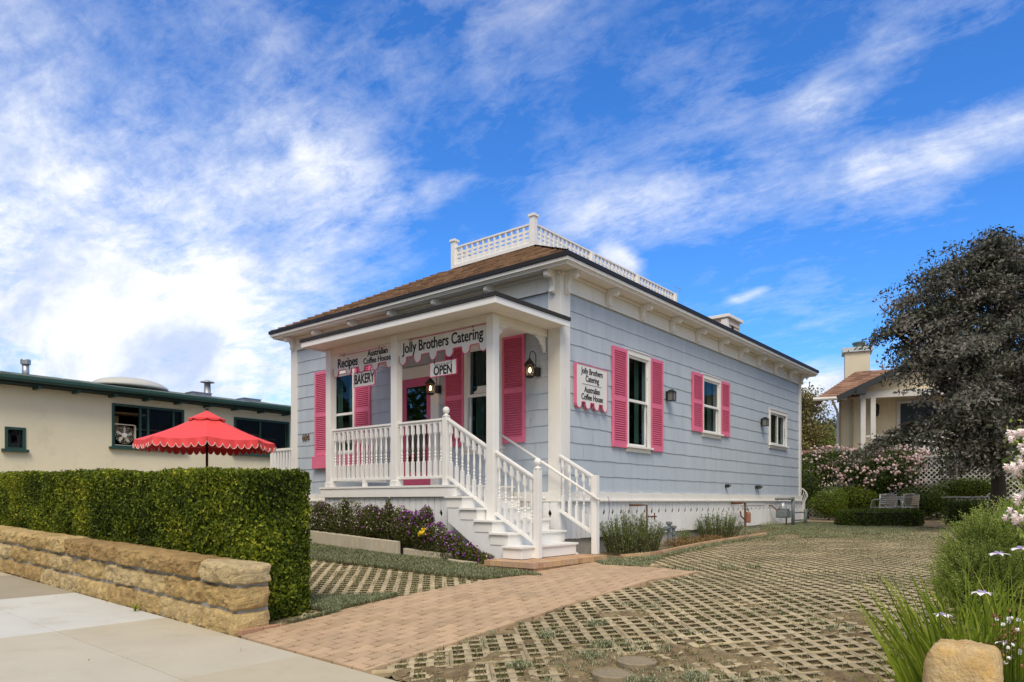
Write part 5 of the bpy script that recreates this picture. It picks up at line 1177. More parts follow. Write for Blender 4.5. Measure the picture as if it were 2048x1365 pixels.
# ================================================================== BACK GARDEN
m_box = leafmat('boxwood_leaf', [(.025, .045, .008), (.06, .10, .014), (.12, .18, .025), (.24, .30, .05)], .5, .3)
m_boxl = leafmat('bright_boxwood_leaf', [(.05, .08, .01), (.12, .18, .018), (.22, .30, .035), (.38, .44, .08)], .5, .3)
m_rosel = leafmat('rose_leaf', [(.022, .036, .010), (.05, .08, .018), (.09, .14, .03), (.17, .22, .06)], .5, .2)
gpath = MB(); pl = [(-4, 12.6), (.2, 12.3), (1.3, 11.8), (3.4, 10.9), (4.2, 10.4), (9, 9.6), (9, 16.5), (-4, 17)]; gpath.add([(x, y, G(x, y) + .004) for x, y in pl], [tuple(range(len(pl)))])
solo('garden_path', gpath, mat('garden_path_gravel', (.42, .31, .19), .95, .25, 7., .5, 80), kind='structure')
def bush(label, px, py, D_, rx, ry, rz, n, lm=None, size=.045, group='clipped round shrubs before the lattice fence'):
    c = P(px, py, D_); return shrub('clipped_shrub', label, 'shrub', [(tuple(c), (rx, ry, rz))], n, size, lm or m_box, .55, group=group, ground=G(c.x, c.y), jit=.45, up=.2, core=True)
bush('round bright-topped boxwood nearest the blue house corner', 1657, 1008, 22.5, .66, .6, .52, 7500, m_boxl)
bush('wide bright green boxwood between the round one and the rose hedge', 1712, 998, 23.2, .80, .6, .48, 7500, m_boxl)
bush('large dark rounded shrub right of the metal chairs', 1848, 1006, 22.0, 1.0, .6, .56, 8500)
bush('dark tall shrub half hidden behind the corner of the blue house', 1614, 975, 23.5, .55, .5, .75, 5000)
bush('small bright green shrub rising behind the metal chairs', 1760, 985, 23.0, .35, .3, .62, 2500, m_boxl)
bush('low loose green shrub under the dark tree trunk', 1935, 978, 20.0, .95, .45, .36, 5500, m_boxl)
def boxhedge(label, px0, px1, pyt, pyb, D_, depth, n, lm, rounded=.5):
    a, c = P(px0, pyb, D_), P(px1, pyb, D_); top = P(px0, pyt, D_).z; m_ = (a + c) / 2; u = (c - a).normalized(); v = Vector((-u.y, u.x, 0)); hw, hh = (c - a).length / 2, (top - a.z) / 2
    t_ = thing('low_hedge', label, 'hedge', tuple(m_), group='low clipped hedges'); s_ = RNG.uniform(-1, 1, (n, 3)); ax = RNG.integers(0, 3, n); s_[np.arange(n), ax] = np.sign(RNG.uniform(-1, 1, n)) * RNG.uniform(.85, 1, n)
    nr = np.sign(s_) * (np.abs(s_) ** 6); rr_ = (np.sum(np.abs(s_) ** 5, 1) ** (1 / 5))[:, None]; s2 = s_ / np.maximum(rr_, .01) ** rounded
    loc = np.stack([m_.x + u.x * s2[:, 0] * hw + v.x * s2[:, 1] * depth, m_.y + u.y * s2[:, 0] * hw + v.y * s2[:, 1] * depth, a.z + hh + s2[:, 2] * hh], 1)
    nw = np.stack([u.x * nr[:, 0] + v.x * nr[:, 1], u.y * nr[:, 0] + v.y * nr[:, 1], nr[:, 2] + .01], 1); loc = loc + unit(nw) * RNG.uniform(-.07, .03, (n, 1))
    gv, gf = leaf_geo(loc, nw, .042, .55, .8, .5, grow=(0, 0, .2)); link('leaves', fast_mesh('leaves', gv, gf, lm, np.clip(RNG.beta(2, 2.4, n), 0, 1), org=t_['org']), t_)
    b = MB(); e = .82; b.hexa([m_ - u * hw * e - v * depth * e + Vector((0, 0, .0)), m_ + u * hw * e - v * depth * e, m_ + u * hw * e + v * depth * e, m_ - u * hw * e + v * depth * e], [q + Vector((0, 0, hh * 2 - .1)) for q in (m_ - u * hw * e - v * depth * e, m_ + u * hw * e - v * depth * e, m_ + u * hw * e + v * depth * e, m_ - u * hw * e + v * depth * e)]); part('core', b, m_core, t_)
boxhedge('low loose dark hedge in front of the metal chairs', 1676, 1838, 1018, 1055, 18.6, .42, 8500, m_box, .8)
boxhedge('square clipped dark hedge in front of the tree trunk', 1909, 2022, 1002, 1053, 17.8, .55, 9500, m_box, .25)
for c, r in (((1657, 1008), 0),): pass
# --- lattice fence
fe = thing('lattice_fence', 'long white diagonal lattice fence behind the garden shrubs', 'fence', (3, 15.8, .65)); m_lat = mat('white_lattice', (.66, .65, .62), .6, .08, 5.)
FYY = 15.8; ZB, ZTP = .62, 2.62; b = MB(); x0, x1 = -2.2, 9.0
def lat(b, xa, xb, sgn, y):
    w_ = .021; st_ = .145; Hh = ZTP - ZB; k = xa - Hh
    while k < xb:
        pa = (k, ZB if sgn > 0 else ZTP); pb = (k + Hh, ZTP if sgn > 0 else ZB)
        t0, t1 = max(0, (xa - pa[0]) / Hh), min(1, (xb - pa[0]) / Hh)
        if t1 > t0:
            A_ = (pa[0] + Hh * t0, pa[1] + (pb[1] - pa[1]) * t0); B_ = (pa[0] + Hh * t1, pa[1] + (pb[1] - pa[1]) * t1)
            b.beam((A_[0], y, A_[1]), (B_[0], y, B_[1]), .008, w_ * 2, up=(0, 1, 0)) if False else b.hexa([(A_[0] - w_, y, A_[1]), (A_[0] + w_, y, A_[1]), (A_[0] + w_, y + .007, A_[1]), (A_[0] - w_, y + .007, A_[1])], [(B_[0] - w_, y, B_[1]), (B_[0] + w_, y, B_[1]), (B_[0] + w_, y + .007, B_[1]), (B_[0] - w_, y + .007, B_[1])])
        k += st_
lat(b, x0, x1, 1, FYY); lat(b, x0, x1, -1, FYY + .0075); part('lattice', b, m_lat, fe)
b = MB(); b.box(x0, x1, FYY - .03, FYY + .05, ZTP, ZTP + .05); b.box(x0, x1, FYY - .02, FYY + .04, ZB - .07, ZB); part('rail', b, m_lat, fe)
for x in (-1.2, 1.2, 3.5, 5.9, 8.3): b = MB(); b.box(x - .05, x + .05, FYY - .07, FYY - .001, .55, ZTP + .07); part('post', b, m_lat, fe)
RB = [(P(px, py, D_), r) for px, py, D_, r in ((1615, 932, 24, (.7, .45, .5)), (1665, 924, 23.6, (.8, .5, .46)), (1720, 926, 23.3, (.8, .5, .5)), (1775, 924, 23, (.8, .5, .52)), (1820, 926, 22.7, (.6, .45, .48)), (1700, 945, 23.2, (.5, .4, .4)), (1760, 955, 22.9, (.8, .45, .6)), (1800, 950, 22.6, (.6, .4, .6)), (1845, 925, 22.4, (.3, .3, .3)), (1650, 950, 23.6, (.4, .3, .3)))]
RB = [(tuple(c), r) for c, r in RB]
rb_ = shrub('climbing_rose', 'mass of climbing rose with pale pink blooms over the left of the lattice fence', 'rose', RB, 26000, .065, m_rosel, .6, ground=.62, up=.0)
b = MB()
for _ in range(290):
    c, r = random.choice(RB); q = Vector((c[0], c[1], c[2])); th = random.uniform(math.pi * 1.0, math.pi * 2.0) + TH; ph = random.uniform(-.7, 1.35); q += Vector((r[0] * 1.05 * math.cos(th) * math.cos(ph), r[1] * 1.08 * math.sin(th) * math.cos(ph), r[2] * 1.1 * math.sin(ph)))
    for j in range(random.choice([1, 1, 2, 4, 6])): flower_pts(b, q + Vector((random.gauss(0, .07), random.gauss(0, .05), random.gauss(0, .06))), random.uniform(.042, .075), 14)
part('blooms', b, m_pet['pink'], rb_)['kind'] = 'stuff'

# --- metal cafe chairs and tables
def cafe_chair(label):
    t_ = thing('metal_chair', label, 'chair', (0, 0, 0), local=True, group='aluminium chairs in the garden')
    b = MB()
    for s_ in (-1, 1):
        b.tube([(s_ * .27, .24, 0), (s_ * .27, .20, .43), (s_ * .275, .10, .64), (s_ * .27, -.12, .67), (s_ * .25, -.24, .66)], .013, 8)
        b.tube([(s_ * .24, -.26, 0), (s_ * .23, -.20, .43), (s_ * .22, -.27, .80)], .013, 8)
    b.tube([(-.22, -.27, .80), (0, -.31, .815), (.22, -.27, .80)], .013, 8); b.tube([(-.25, -.24, .66), (-.22, -.26, .66)], .012); b.tube([(.25, -.24, .66), (.22, -.26, .66)], .012)
    b.tube([(-.24, -.20, .43), (.24, -.20, .43)], .012); b.tube([(-.27, .20, .43), (.27, .20, .43)], .012); part('frame', b, m_metal, t_, smooth=True)
    b = MB()
    for k in range(6): y = -.17 + k * .07; b.box(-.23, .23, y, y + .055, .435, .447)
    part('seat', b, m_metal, t_)
    b = MB()
    for k in range(5): z = .50 + k * .058; y = -.225 - (z - .43) * .16; b.add([(-.215, y, z), (0, y - .035, z), (.215, y, z), (.215, y - .008, z + .045), (0, y - .043, z + .045), (-.215, y - .008, z + .045)], [(0, 1, 4, 5), (1, 2, 3, 4)])
    o = part('backrest', b, m_metal, t_); md = o.modifiers.new('t', 'SOLIDIFY'); md.thickness = .006
    return t_
proto = cafe_chair('aluminium slatted chair, left one of the two with their backs to the drive')
def seat(o, px, D_, rz, label=None):
    p = P(px, 1002, D_); o.location = (p.x, p.y, G(p.x, p.y) + .004); o.rotation_euler = (0, 0, TH + rz)
    if label: o['label'] = label
seat(proto, 1767, 20.3, 0)
for px, D_, rz, lb in ((1812, 20.3, .05, 'aluminium slatted chair, right one of the two with their backs to the drive'), (1782, 22.0, math.pi, 'aluminium chair facing the drive behind the left near chair'), (1824, 22.0, math.pi - .15, 'aluminium chair facing the drive behind the right near chair'), (2046, 17.6, 1.2, 'aluminium chair at the far right edge beside the pink roses')):
    c = copy_tree(proto); seat(c, px, D_, rz, lb)
def table(label, px, D_, r, h=.74, tilt=0., mt=None):
    p = P(px, 1002, D_); z = G(p.x, p.y); t_ = thing('cafe_table', label, 'table', (p.x, p.y, z), group='cafe tables in the garden'); b = MB(); b.lathe([(r - .01, h - .025), (r, h - .018), (r, h - .005), (r - .01, h)], (p.x, p.y, z), 32); part('table_top', b, mt or m_metal, t_)
    for k in range(3): a = k * 2.09 + .4; b = MB(); b.tube([(p.x + .05 * math.cos(a), p.y + .05 * math.sin(a), z + h - .03), (p.x + .12 * math.cos(a), p.y + .12 * math.sin(a), z + h * .5), (p.x + r * .7 * math.cos(a), p.y + r * .7 * math.sin(a), z)], .014, 7); part('leg', b, m_metal, t_)
table('round white cafe table between the four aluminium chairs', 1796, 21.1, .38, mt=m_lat); table('thin-topped metal table left of the dark tree trunk', 1918, 19.0, .42); table('thin-topped metal table right of the dark tree trunk', 1985, 18.6, .55); table('thin-topped metal table farther back before the lattice', 1942, 20.3, .38)
# wicker chair half hidden by the house
wp = P(1591, 1040, 22.2); wz = G(wp.x, wp.y); wc_ = thing('wicker_chair', 'white high-backed wicker chair half hidden by the house corner', 'chair', (wp.x, wp.y, wz)); b = MB()
for k in range(13):
    a = math.pi * k / 12; b.tube([(wp.x + .20 * math.cos(a), wp.y, wz + .45), (wp.x + .33 * math.cos(a), wp.y + .1, wz + .75 + .30 * math.sin(a))], .012, 5)
b.tube([(wp.x + .33 * math.cos(math.pi * k / 12), wp.y + .1, wz + .75 + .30 * math.sin(math.pi * k / 12)) for k in range(13)], .022, 6); part('backrest', b, m_lat, wc_)
b = MB(); b.lathe([(.26, .38), (.28, .42), (.26, .45)], (wp.x, wp.y - .2, wz), 16); part('seat', b, m_lat, wc_)
for sx in (-.2, .2):
    for sy in (-.38, 0): b = MB(); b.tube([(wp.x + sx, wp.y + sy, wz), (wp.x + sx * .9, wp.y + sy, wz + .4)], .02, 6); part('leg', b, m_lat, wc_)

# ================================================================== NEIGHBOUR HOUSE (built in its own frame: x right, y away)
m_tan = mat('tan_siding', (.80, .70, .50), .8, .06, 3., stretch=(3, 3, .5))
NP = P(1680, 1002, 27.0); NR = TH - math.radians(23)
nh = thing('neighbour_house', 'tan house with brown roof, white balcony columns and a cream chimney behind the dark tree', 'house', (NP.x, NP.y, .6), NR, local=True)
def npart(n_, b, m_, parent=None, **k): return part(n_, b, m_, parent or nh, **k)
b = MB(); b.box(0, 9.4, 0, 1.2, -.6, 4.55); b.box(.42, 9, -.10, -.001, -.6, 4.9); b.prism([(.4, -1.5, 4.5), (6.2, -1.5, 4.5), (3.3, -1.5, 5.85)], (0, .1, 0)); npart('wall', b, m_tan)
b = MB(); b.box(-.03, .03, -.03, 0, -.6, 4.5); b.box(.40, .46, -.13, -.1, -.6, 4.5); npart('wall_trim', b, mat('tan_trim', (.50, .42, .28), .8, .05))
b = MB(); hx0, hx1, hy0, hy1, hz, hs = -.85, 10.2, -.85, 2.05, 4.50, .80; NRC = 14; hd_ = (hy1 - hy0) / 2; rz_ = random.Random(12)
for k in range(NRC):
    u0, u1 = hd_ * k / NRC, hd_ * (k + 1) / NRC; za, zb = hz + hs * u0 + .03, hz + hs * u1
    for sd in (0, 1, 2):
        if sd == 0: A_, B_, C_, D__ = (hx0 + u0, hy0 + u0), (hx1 - u0, hy0 + u0), (hx1 - u1, hy0 + u1), (hx0 + u1, hy0 + u1)
        elif sd == 1: A_, B_, C_, D__ = (hx0 + u0, hy1 - u0), (hx0 + u0, hy0 + u0), (hx0 + u1, hy0 + u1), (hx0 + u1, hy1 - u1)
        else: A_, B_, C_, D__ = (hx1 - u0, hy0 + u0), (hx1 - u0, hy1 - u0), (hx1 - u1, hy1 - u1), (hx1 - u1, hy0 + u1)
        Ln = max(.1, math.hypot(B_[0] - A_[0], B_[1] - A_[1])); s_ = 0.
        while s_ < Ln:
            e_ = min(Ln, s_ + rz_.uniform(.2, .45)); f0, f1 = s_ / Ln, e_ / Ln; b.tv = rz_.random(); l_ = lambda p, q, f: (p[0] + (q[0] - p[0]) * f, p[1] + (q[1] - p[1]) * f)
            b.add([(*l_(A_, B_, f0), za), (*l_(A_, B_, f1), za), (*l_(D__, C_, f1), zb), (*l_(D__, C_, f0), zb), (*l_(A_, B_, f0), za - .05), (*l_(A_, B_, f1), za - .05)], [(0, 1, 2, 3), (4, 5, 1, 0)]); s_ = e_
b.tv = .3; b.hexa([(-.12, -2.0, 4.34), (3.3, -2.0, 5.92), (3.3, 1., 5.92), (-.12, -.5, 4.34)], [(-.12, -2.0, 4.42), (3.3, -2.0, 6.0), (3.3, 1., 6.0), (-.12, -.5, 4.42)]); b.hexa([(3.3, -2.0, 5.92), (6.7, -2.0, 4.34), (6.7, -.5, 4.34), (3.3, 1., 5.92)], [(3.3, -2.0, 6.0), (6.7, -2.0, 4.42), (6.7, -.5, 4.42), (3.3, 1., 6.0)])
npart('roof', b, mat('brown_shingle_far', (.2, .1, .07), .9, .2, 6., attr=((.17, .095, .065), (.34, .20, .14))))
b = MB(); b.beam((-.15, -2.03, 4.30), (3.3, -2.03, 5.90), .05, .20); b.beam((6.73, -2.03, 4.30), (3.3, -2.03, 5.90), .05, .20); b.box(.45, .75, -2.25, -1.9, 4.40, 4.62); npart('bargeboard', b, mat('dark_bargeboard', (.03, .035, .042), .6, .1))
b = MB(); b.tube([(-.95, -.92, 4.46), (.2, -.92, 4.46)], .07, 8); b.tube([(-.30, -.9, 4.42), (-.1, -.15, 4.05), (-.08, -.12, 3.9), (-.08, -.12, 0)], .045); npart('gutter', b, m_lat)
b = MB(); b.box(.60, 6.6, -1.62, -1.45, 4.32, 4.55); npart('porch_beam', b, m_lat)
for x in (.70, 1.02, 3.9, 6.4): b = MB(); b.box(x - .08, x + .08, -1.62, -1.46, 1.9, 4.32); npart('column', b, m_lat)
b = MB(); b.box(.6, 6.6, -1.65, -.1, 1.9, 2.12); b.box(.7, 6.5, -1.5, -.1, -.6, 1.9); npart('balcony', b, m_tan)
b = MB(); b.box(.8, 6.4, -1.58, -1.50, 2.92, 2.99); b.box(.8, 6.4, -1.57, -1.51, 2.28, 2.33)
for k in range(36): b.box(1.18 + k * .14, 1.24 + k * .14, -1.56, -1.52, 2.33, 2.92)
npart('balcony_railing', b, m_lat)
b = MB(); b.box(1.90, 2.02, -.15, -.1, 2.2, 4.35); b.box(3.10, 3.22, -.15, -.1, 2.2, 4.35); b.box(2.02, 3.10, -.15, -.1, 4.25, 4.35); w_ = npart('window', b, m_lat)
b = MB(); b.box(2.02, 3.10, -.12, -.105, 2.2, 4.25)
for k in range(12): b.box(2.05, 3.07, -.125, -.121, 3.0 + k * .1, 3.04 + k * .1)
npart('pane', b, mat('far_pane', (.05, .07, .09), .1, 0, spec=.8), w_)
b = MB(); b.lathe([(.02, .28), (.12, .2), (.12, .16), (.10, -.15), (.05, -.22)], (1.2, -.35, 4.0), 6); b.box(1.16, 1.24, -.35, -.1, 4.0, 4.05); npart('porch_lamp', b, m_black)
b = MB(); b.box(.21, 1.10, 1.0, 1.8, 4.6, 6.5); ch = npart('chimney', b, mat('cream_chimney', (.66, .60, .46), .85, .05, 2.))
b = MB(); b.box(.12, 1.19, .91, 1.89, 6.5, 6.68); npart('chimney_cap', b, mat('pale_cap', (.5, .56, .6), .6, .05), ch); b = MB(); b.lathe([(.20, 0), (.20, .17), (.24, .19), (.24, .24), (.1, .28)], (.72, 1.4, 6.68), 14); npart('flue', b, mat('dark_green_flue', (.08, .13, .12), .5, .1), ch)

# --- things farther off behind the garden
def gable(name, label, pts_front, depth, wall_m, roof_m, D_): pass
p0 = P(1560, 905, 34); p1 = P(1690, 905, 34); b = MB(); u = (p1 - p0).normalized(); v = Vector((-u.y, u.x, 0)); q0 = p0 + Vector((0, 0, .55)) + v * 3; q1 = p1 + Vector((0, 0, .55)) + v * 3
t_ = thing('far_house', 'low brown shingle roof just behind the rose hedge left of the tan house', 'house', tuple(p0 - Vector((0, 0, 3))), group='roofs beyond the garden')
b.hexa([p0 - Vector((0, 0, .12)), p1 - Vector((0, 0, .12)), q1 - Vector((0, 0, .12)), q0 - Vector((0, 0, .12))], [p0, p1, q1, q0]); part('roof', b, mat('far_brown_roof', (.20, .11, .085), .9, .25, 9.), t_)
b = MB(); lw = p0 + v * .5 - Vector((0, 0, 3)); lx = p1 + v * .5 - Vector((0, 0, 3)); b.hexa([lw, lx, lx + v * 5, lw + v * 5], [q + Vector((0, 0, 2.9)) for q in (lw, lx, lx + v * 5, lw + v * 5)]); part('wall', b, m_tan, t_)
t_ = thing('far_house', 'white walled house with orange tiled roof seen past the tan house corner', 'house', tuple(P(1670, 1002, 55)), group='roofs beyond the garden'); b = MB(); m_tile = mat('orange_roof_tile', (.48, .22, .10), .9, .25, 3.)
a_, c_, e_ = P(1634, 893, 55), P(1700, 862, 55), P(1760, 893, 55); vv_ = Vector((FW[0], FW[1], 0)) * 6; b.prism([a_, c_, e_, e_ - Vector((0, 0, .3)), c_ - Vector((0, 0, .35)), a_ - Vector((0, 0, .3))], vv_); part('roof', b, m_tile, t_)
b = MB(); a2_, e2_ = P(1645, 893, 55.3), P(1750, 893, 55.3); b.prism([a2_, P(1700, 868, 55.3), e2_, e2_ - Vector((0, 0, 5)), a2_ - Vector((0, 0, 5))], vv_ * .9); part('wall', b, mat('far_white_wall', (.62, .58, .52), .85, .05), t_)
m_hill = mat('hill_forest', (.07, .10, .095), .95, .45, .02, col2=(.10, .13, .11), sscale=.012)
b = MB(); rows = []
for j, (D_, f_) in enumerate(((620, 0.), (760, .75), (950, 1.), (1400, .6))):
    row = []
    for i in range(81):
        px = -1200 + i * 70; hgt = 70 * (.62 + .40 * mnoise.noise(Vector((px * .0016, 2.3, 0))) + .18 * mnoise.noise(Vector((px * .006, 7.3, 0)))); q = P(px, 1002, D_); row.append(len(b.v)); b.v.append((q.x, q.y, hgt * f_ * (D_ / 900) - 2))
    rows.append(row)
for r0, r1 in zip(rows, rows[1:]):
    for i in range(80): b.f.append((r0[i], r0[i + 1], r1[i + 1], r1[i])); b.t.append(.5)
solo('hills', b, m_hill, kind='structure', smooth=True)

# ================================================================== TREES
m_bark = mat('dark_bark', (.055, .045, .038), .95, .3, 8., .8, 25, stretch=(1, 1, .25))
m_dk = leafmat('dusky_leaf', [(.035, .042, .028), (.085, .095, .068), (.16, .16, .135), (.27, .235, .24)], .6, .2)
def crown_tree(name, label, base, blobs_, lm, n, size, trunk_r, group=None, cl=30, clr=.30, droop=.0, aspect=.5, th=None, bark=None, up=.1):
    t_ = thing(name, label, 'tree', tuple(base), group=group); base = Vector(base); b = MB(); top = sum((Vector(c) for c, r in blobs_), Vector()) / len(blobs_)
    tt_ = base.lerp(Vector((top.x, top.y, base.z + (top.z - base.z) * .7)), .75) if th is None else base + Vector((0, 0, th))
    b.tube([base - Vector((0, 0, .1)), base + Vector((.02, 0, .25)), base.lerp(tt_, .5) + Vector((.05, .03, 0)), tt_], [trunk_r * 1.35, trunk_r, trunk_r * .85, trunk_r * .6], 12); part('trunk', b, bark or m_bark, t_, smooth=True)
    b = MB()
    for c, r in blobs_:
        c = Vector(c); m_ = tt_.lerp(c, .5) + Vector((0, 0, .25 * r[2])); b.tube([tt_ - Vector((0, 0, .15)), m_, c], [trunk_r * .45, trunk_r * .28, trunk_r * .1], 7)
        for k in range(7): d = Vector((random.gauss(0, 1), random.gauss(0, 1), random.gauss(.2, .7))).normalized(); e = c + Vector((d.x * r[0], d.y * r[1], d.z * r[2])) * .9; s0 = m_.lerp(c, random.random()); b.tube([s0, s0.lerp(e, .5) + Vector((0, 0, .1)), e], [trunk_r * .16, trunk_r * .09, .005], 5)
    part('limbs', b, bark or m_bark, t_, smooth=True)
    ps = []; ds = []; wt = np.array([r[0] * r[1] * r[2] for c, r in blobs_]) ** .72; wt = wt / wt.sum()
    for (c, r), w_ in zip(blobs_, wt):
        nc = max(3, int(n * w_ / cl)); cp, cd = blob_pts(nc, c, r, .22); cp = cp + cd * RNG.normal(0, .14 if not droop else .24, (nc, 1)) * np.array(r)
        q = np.repeat(cp, cl, axis=0); dd = np.repeat(cd, cl, axis=0); off = RNG.normal(0, 1, (len(q), 3)) * clr * np.array([1, 1, .55])
        if droop:
            hz = cp - np.array(tt_)[None]; hz[:, 2] = 0; hz = unit(hz + RNG.normal(0, .55, hz.shape) * np.array([1, 1, 0]) * np.linalg.norm(hz, axis=1, keepdims=True) * .6); sp_ = RNG.uniform(-1, 1, (len(q), 1)); off = np.repeat(hz, cl, axis=0) * sp_ * clr * 2.6 + RNG.normal(0, 1, (len(q), 3)) * clr * np.array([.5, .5, .22]); off[:, 2:3] -= droop * clr * (sp_ + 1) ** 2 * .6
        q = q + off
        ps.append(q); ds.append(dd + np.array([0, 0, .4])); 
    p = np.concatenate(ps); d = np.concatenate(ds); tc_ = np.repeat(RNG.uniform(-.26, .34, len(p) // cl + 1), cl)[:len(p)]
    gv, gf = leaf_geo(p, d, size, aspect, .7, .6, grow=(0, 0, up)); link('crown', fast_mesh('crown', gv, gf, lm, np.clip(RNG.beta(2, 2.3, len(p)) + tc_, 0, 1), org=t_['org']), t_); return t_
TB = [(1990, 545, 17, 1.15), (1930, 590, 16.6, 1.0), (1870, 590, 16.4, .70), (1825, 640, 16.5, .62), (1800, 640, 16.6, .28), (1815, 598, 16.6, .26), (1960, 690, 16.2, 1.3), (1895, 688, 16.0, .9), (1840, 706, 16.2, .42), (1915, 788, 15.9, .55), (1870, 765, 16.1, .2), (1945, 800, 15.8, .95),
      (1915, 860, 15.8, .5), (2000, 850, 16.2, .8), (2070, 620, 17, 1.5), (2100, 780, 16.5, 1.4), (2020, 500, 17.2, .7), (2050, 530, 17.4, 1.0), (1905, 520, 16.8, .45), (1855, 555, 16.7, .35), (1950, 505, 17, .5), (1775, 866, 16.4, .10), (1805, 850, 16.3, .12), (1748, 882, 16.6, .07), (1860, 845, 16.1, .22), (1782, 655, 16.7, .14), (1920, 890, 15.9, .4), (1965, 880, 16.1, .6), (2010, 905, 16.0, .55), (1930, 905, 15.9, .4)]
tbl = [(tuple(P(px, py, D_)), (r * .95, r * .95, r * .72)) for px, py, D_, r in TB]
tp = P(1992, 1002, 16.6)
crown_tree('dark_tree', 'large dusky purple-grey leaved tree standing in front of the tan house', (tp.x, tp.y, G(tp.x, tp.y)), tbl, m_dk, 84000, .098, .18, cl=150, clr=.24, droop=.9, th=1.9, aspect=.45)
b = MB(); q = P(2000, 1002, 16.65); b.lathe([(.20, 0), (.24, .05), (.24, .35), (.2, .4)], (0, 0, 0), 12)
m_olive = leafmat('olive_leaf', [(.09, .08, .025), (.16, .14, .045), (.25, .21, .08), (.32, .29, .13)], .6, .25)
m_fgreen = leafmat('far_green_leaf', [(.05, .08, .015), (.10, .16, .03), (.19, .26, .05), (.28, .35, .09)], .6, .25)
m_far = leafmat('distant_leaf', [(.03, .045, .035), (.05, .07, .055), (.075, .10, .08), (.10, .13, .11)], .7, .2)
def ftree(label, px, py_top, py_bot, D_, rx, lm, n, size, nb=6, seed=1):
    rg_ = random.Random(seed); zt, zb = P(px, py_top, D_).z, P(px, py_bot, D_).z; H_ = zt - zb; g = P(px, 1002, D_); bl = []
    for k in range(nb): f = (k + .5) / nb; bl.append((tuple(P(px, 1002, D_) + Vector((rg_.uniform(-.3, .3) * rx, rg_.uniform(-.3, .3) * rx, zb + H_ * f - CZ))), (rx * (1 - .5 * f) * rg_.uniform(.7, 1.1), rx * (1 - .5 * f), H_ / nb * .9)))
    crown_tree('tree', label, (g.x, g.y, .7), bl, lm, n, size, .2, group='trees beyond the garden', clr=size * 3, th=max(1., zb - .7))
ftree('tall olive-brown tree between the blue house and the tan house', 1600, 790, 905, 36, 1.15, m_olive, 15000, .13, 7, 4)
ftree('smaller bright green tree at the foot of the olive-brown one', 1643, 860, 905, 40, .7, m_fgreen, 4000, .14, 4, 8)
for px, pt_, D_, rx, sd_ in ((1655, 852, 130, 4.5, 1), (1680, 846, 150, 5, 2), (1640, 856, 170, 6, 3), (1700, 850, 160, 6, 4), (1612, 852, 150, 5, 5)):
    ftree({1: 'dark distant tree on the slope left of the tan house wall', 2: 'dark distant tree nearest the tan house wall', 3: 'dark distant tree behind the orange tiled roof', 4: 'distant tree hidden behind the tan house wall', 5: 'distant tree just right of the blue house'}[sd_], px, pt_, 900, D_, rx, m_far, 2200, .7, 4, sd_)
# vegetation behind the lattice fence
shrub('dark_shrub', 'dark mass of shrubs behind the lattice fence under the tree', 'shrub', [((x, 17.0, 1.7), (1.2, .5, 1.3)) for x in (1.6, 2.6, 3.5, 4.4, 5.4, 6.4, 7.4, 8.4)], 22000, .12, m_rosel, .6, ground=.62, core=True)
shrub('dark_shrub', 'dark shrubs behind the lattice fence below the roses', 'shrub', [((x, 16.9, 1.2), (1.1, .4, .8)) for x in (-2., -.6, .8)], 5000, .12, m_rosel, .6, ground=.62)

# trees over the road behind the viewer, mirrored in the door and windows
np_ = 30000; tx = RNG.uniform(-75, 2, np_); wv = 12.5 + 2.6 * np.sin(tx * .33) + 1.6 * np.sin(tx * .9 + 1); tz = RNG.random(np_) ** .8 * (wv + RNG.normal(0, .6, np_)) - .2; tyy = -27 - 2.5 * RNG.random(np_) + .05 * tx
gv, gf = leaf_geo(np.stack([tx, tyy, tz], 1), np.tile([0, 1., .4], (np_, 1)), .62, .6, .5, .8); ob = link('street_trees', fast_mesh('street_trees', gv, gf, m_fgreen, RNG.random(np_))); tag(ob, 'far-off row of trees over the road, seen only as reflections in the front glass', 'trees', kind='stuff')

# ================================================================== RIGHT FOREGROUND
m_coleo = leafmat('feathery_bush_leaf', [(.07, .11, .018), (.15, .22, .035), (.29, .38, .075), (.48, .55, .15)], .5, .35)
bc = P(1990, 1120, 5.0); bush_ = thing('feathery_bush', 'big soft light green bush at the right edge of the drive', 'bush', (bc.x, bc.y, G(bc.x, bc.y)))
lob = [(P(px, py, D_), r) for px, py, D_, r in ((1940, 1165, 4.7, .26), (1960, 1110, 4.9, .28), (2010, 1090, 5.0, .30), (2060, 1130, 4.9, .34), (1935, 1215, 4.6, .22), (2000, 1180, 4.7, .30), (2110, 1110, 5.1, .38), (2060, 1220, 4.8, .34), (1925, 1135, 4.9, .17), (2040, 1062, 5.1, .20), (1970, 1075, 5.0, .15), (1905, 1180, 4.75, .12))]
ps = []; ds = []; stems_ = MB(); tn = []
for c, r in lob:
    for _ in range(int(4400 * r * r) + 60):
        d = Vector((random.gauss(0, 1), random.gauss(0, 1), random.gauss(.25, .9))).normalized(); d.z = max(d.z, -.5); root = c + d * r * .5; tip = c + d * r * random.uniform(.78, 1.12) + Vector((0, 0, .04)); ax = (tip - root).normalized(); tb = random.uniform(-.2, .2)
        if random.random() < .3: stems_.tube([c.lerp(root, .2), tip], [.003, .001], 3, caps=False)
        for j in range(20):
            f = j / 20; q = root.lerp(tip, f); a = j * 2.4; o_ = ax.orthogonal().normalized(); o2 = ax.cross(o_); dd = (o_ * math.cos(a) + o2 * math.sin(a)) * .8 + ax * .8; q2 = q + dd.normalized() * .009; ps.append(tuple(q2)); ds.append(tuple(dd)); tn.append(min(1, max(0, .40 + .42 * f + tb + random.gauss(0, .1))))
ps, ds = np.array(ps), unit(np.array(ds)); n = len(ps); Lf = RNG.uniform(.014, .026, (n, 1)); sd_ = unit(np.cross(ds, RNG.normal(0, 1, (n, 3)))) * .0030
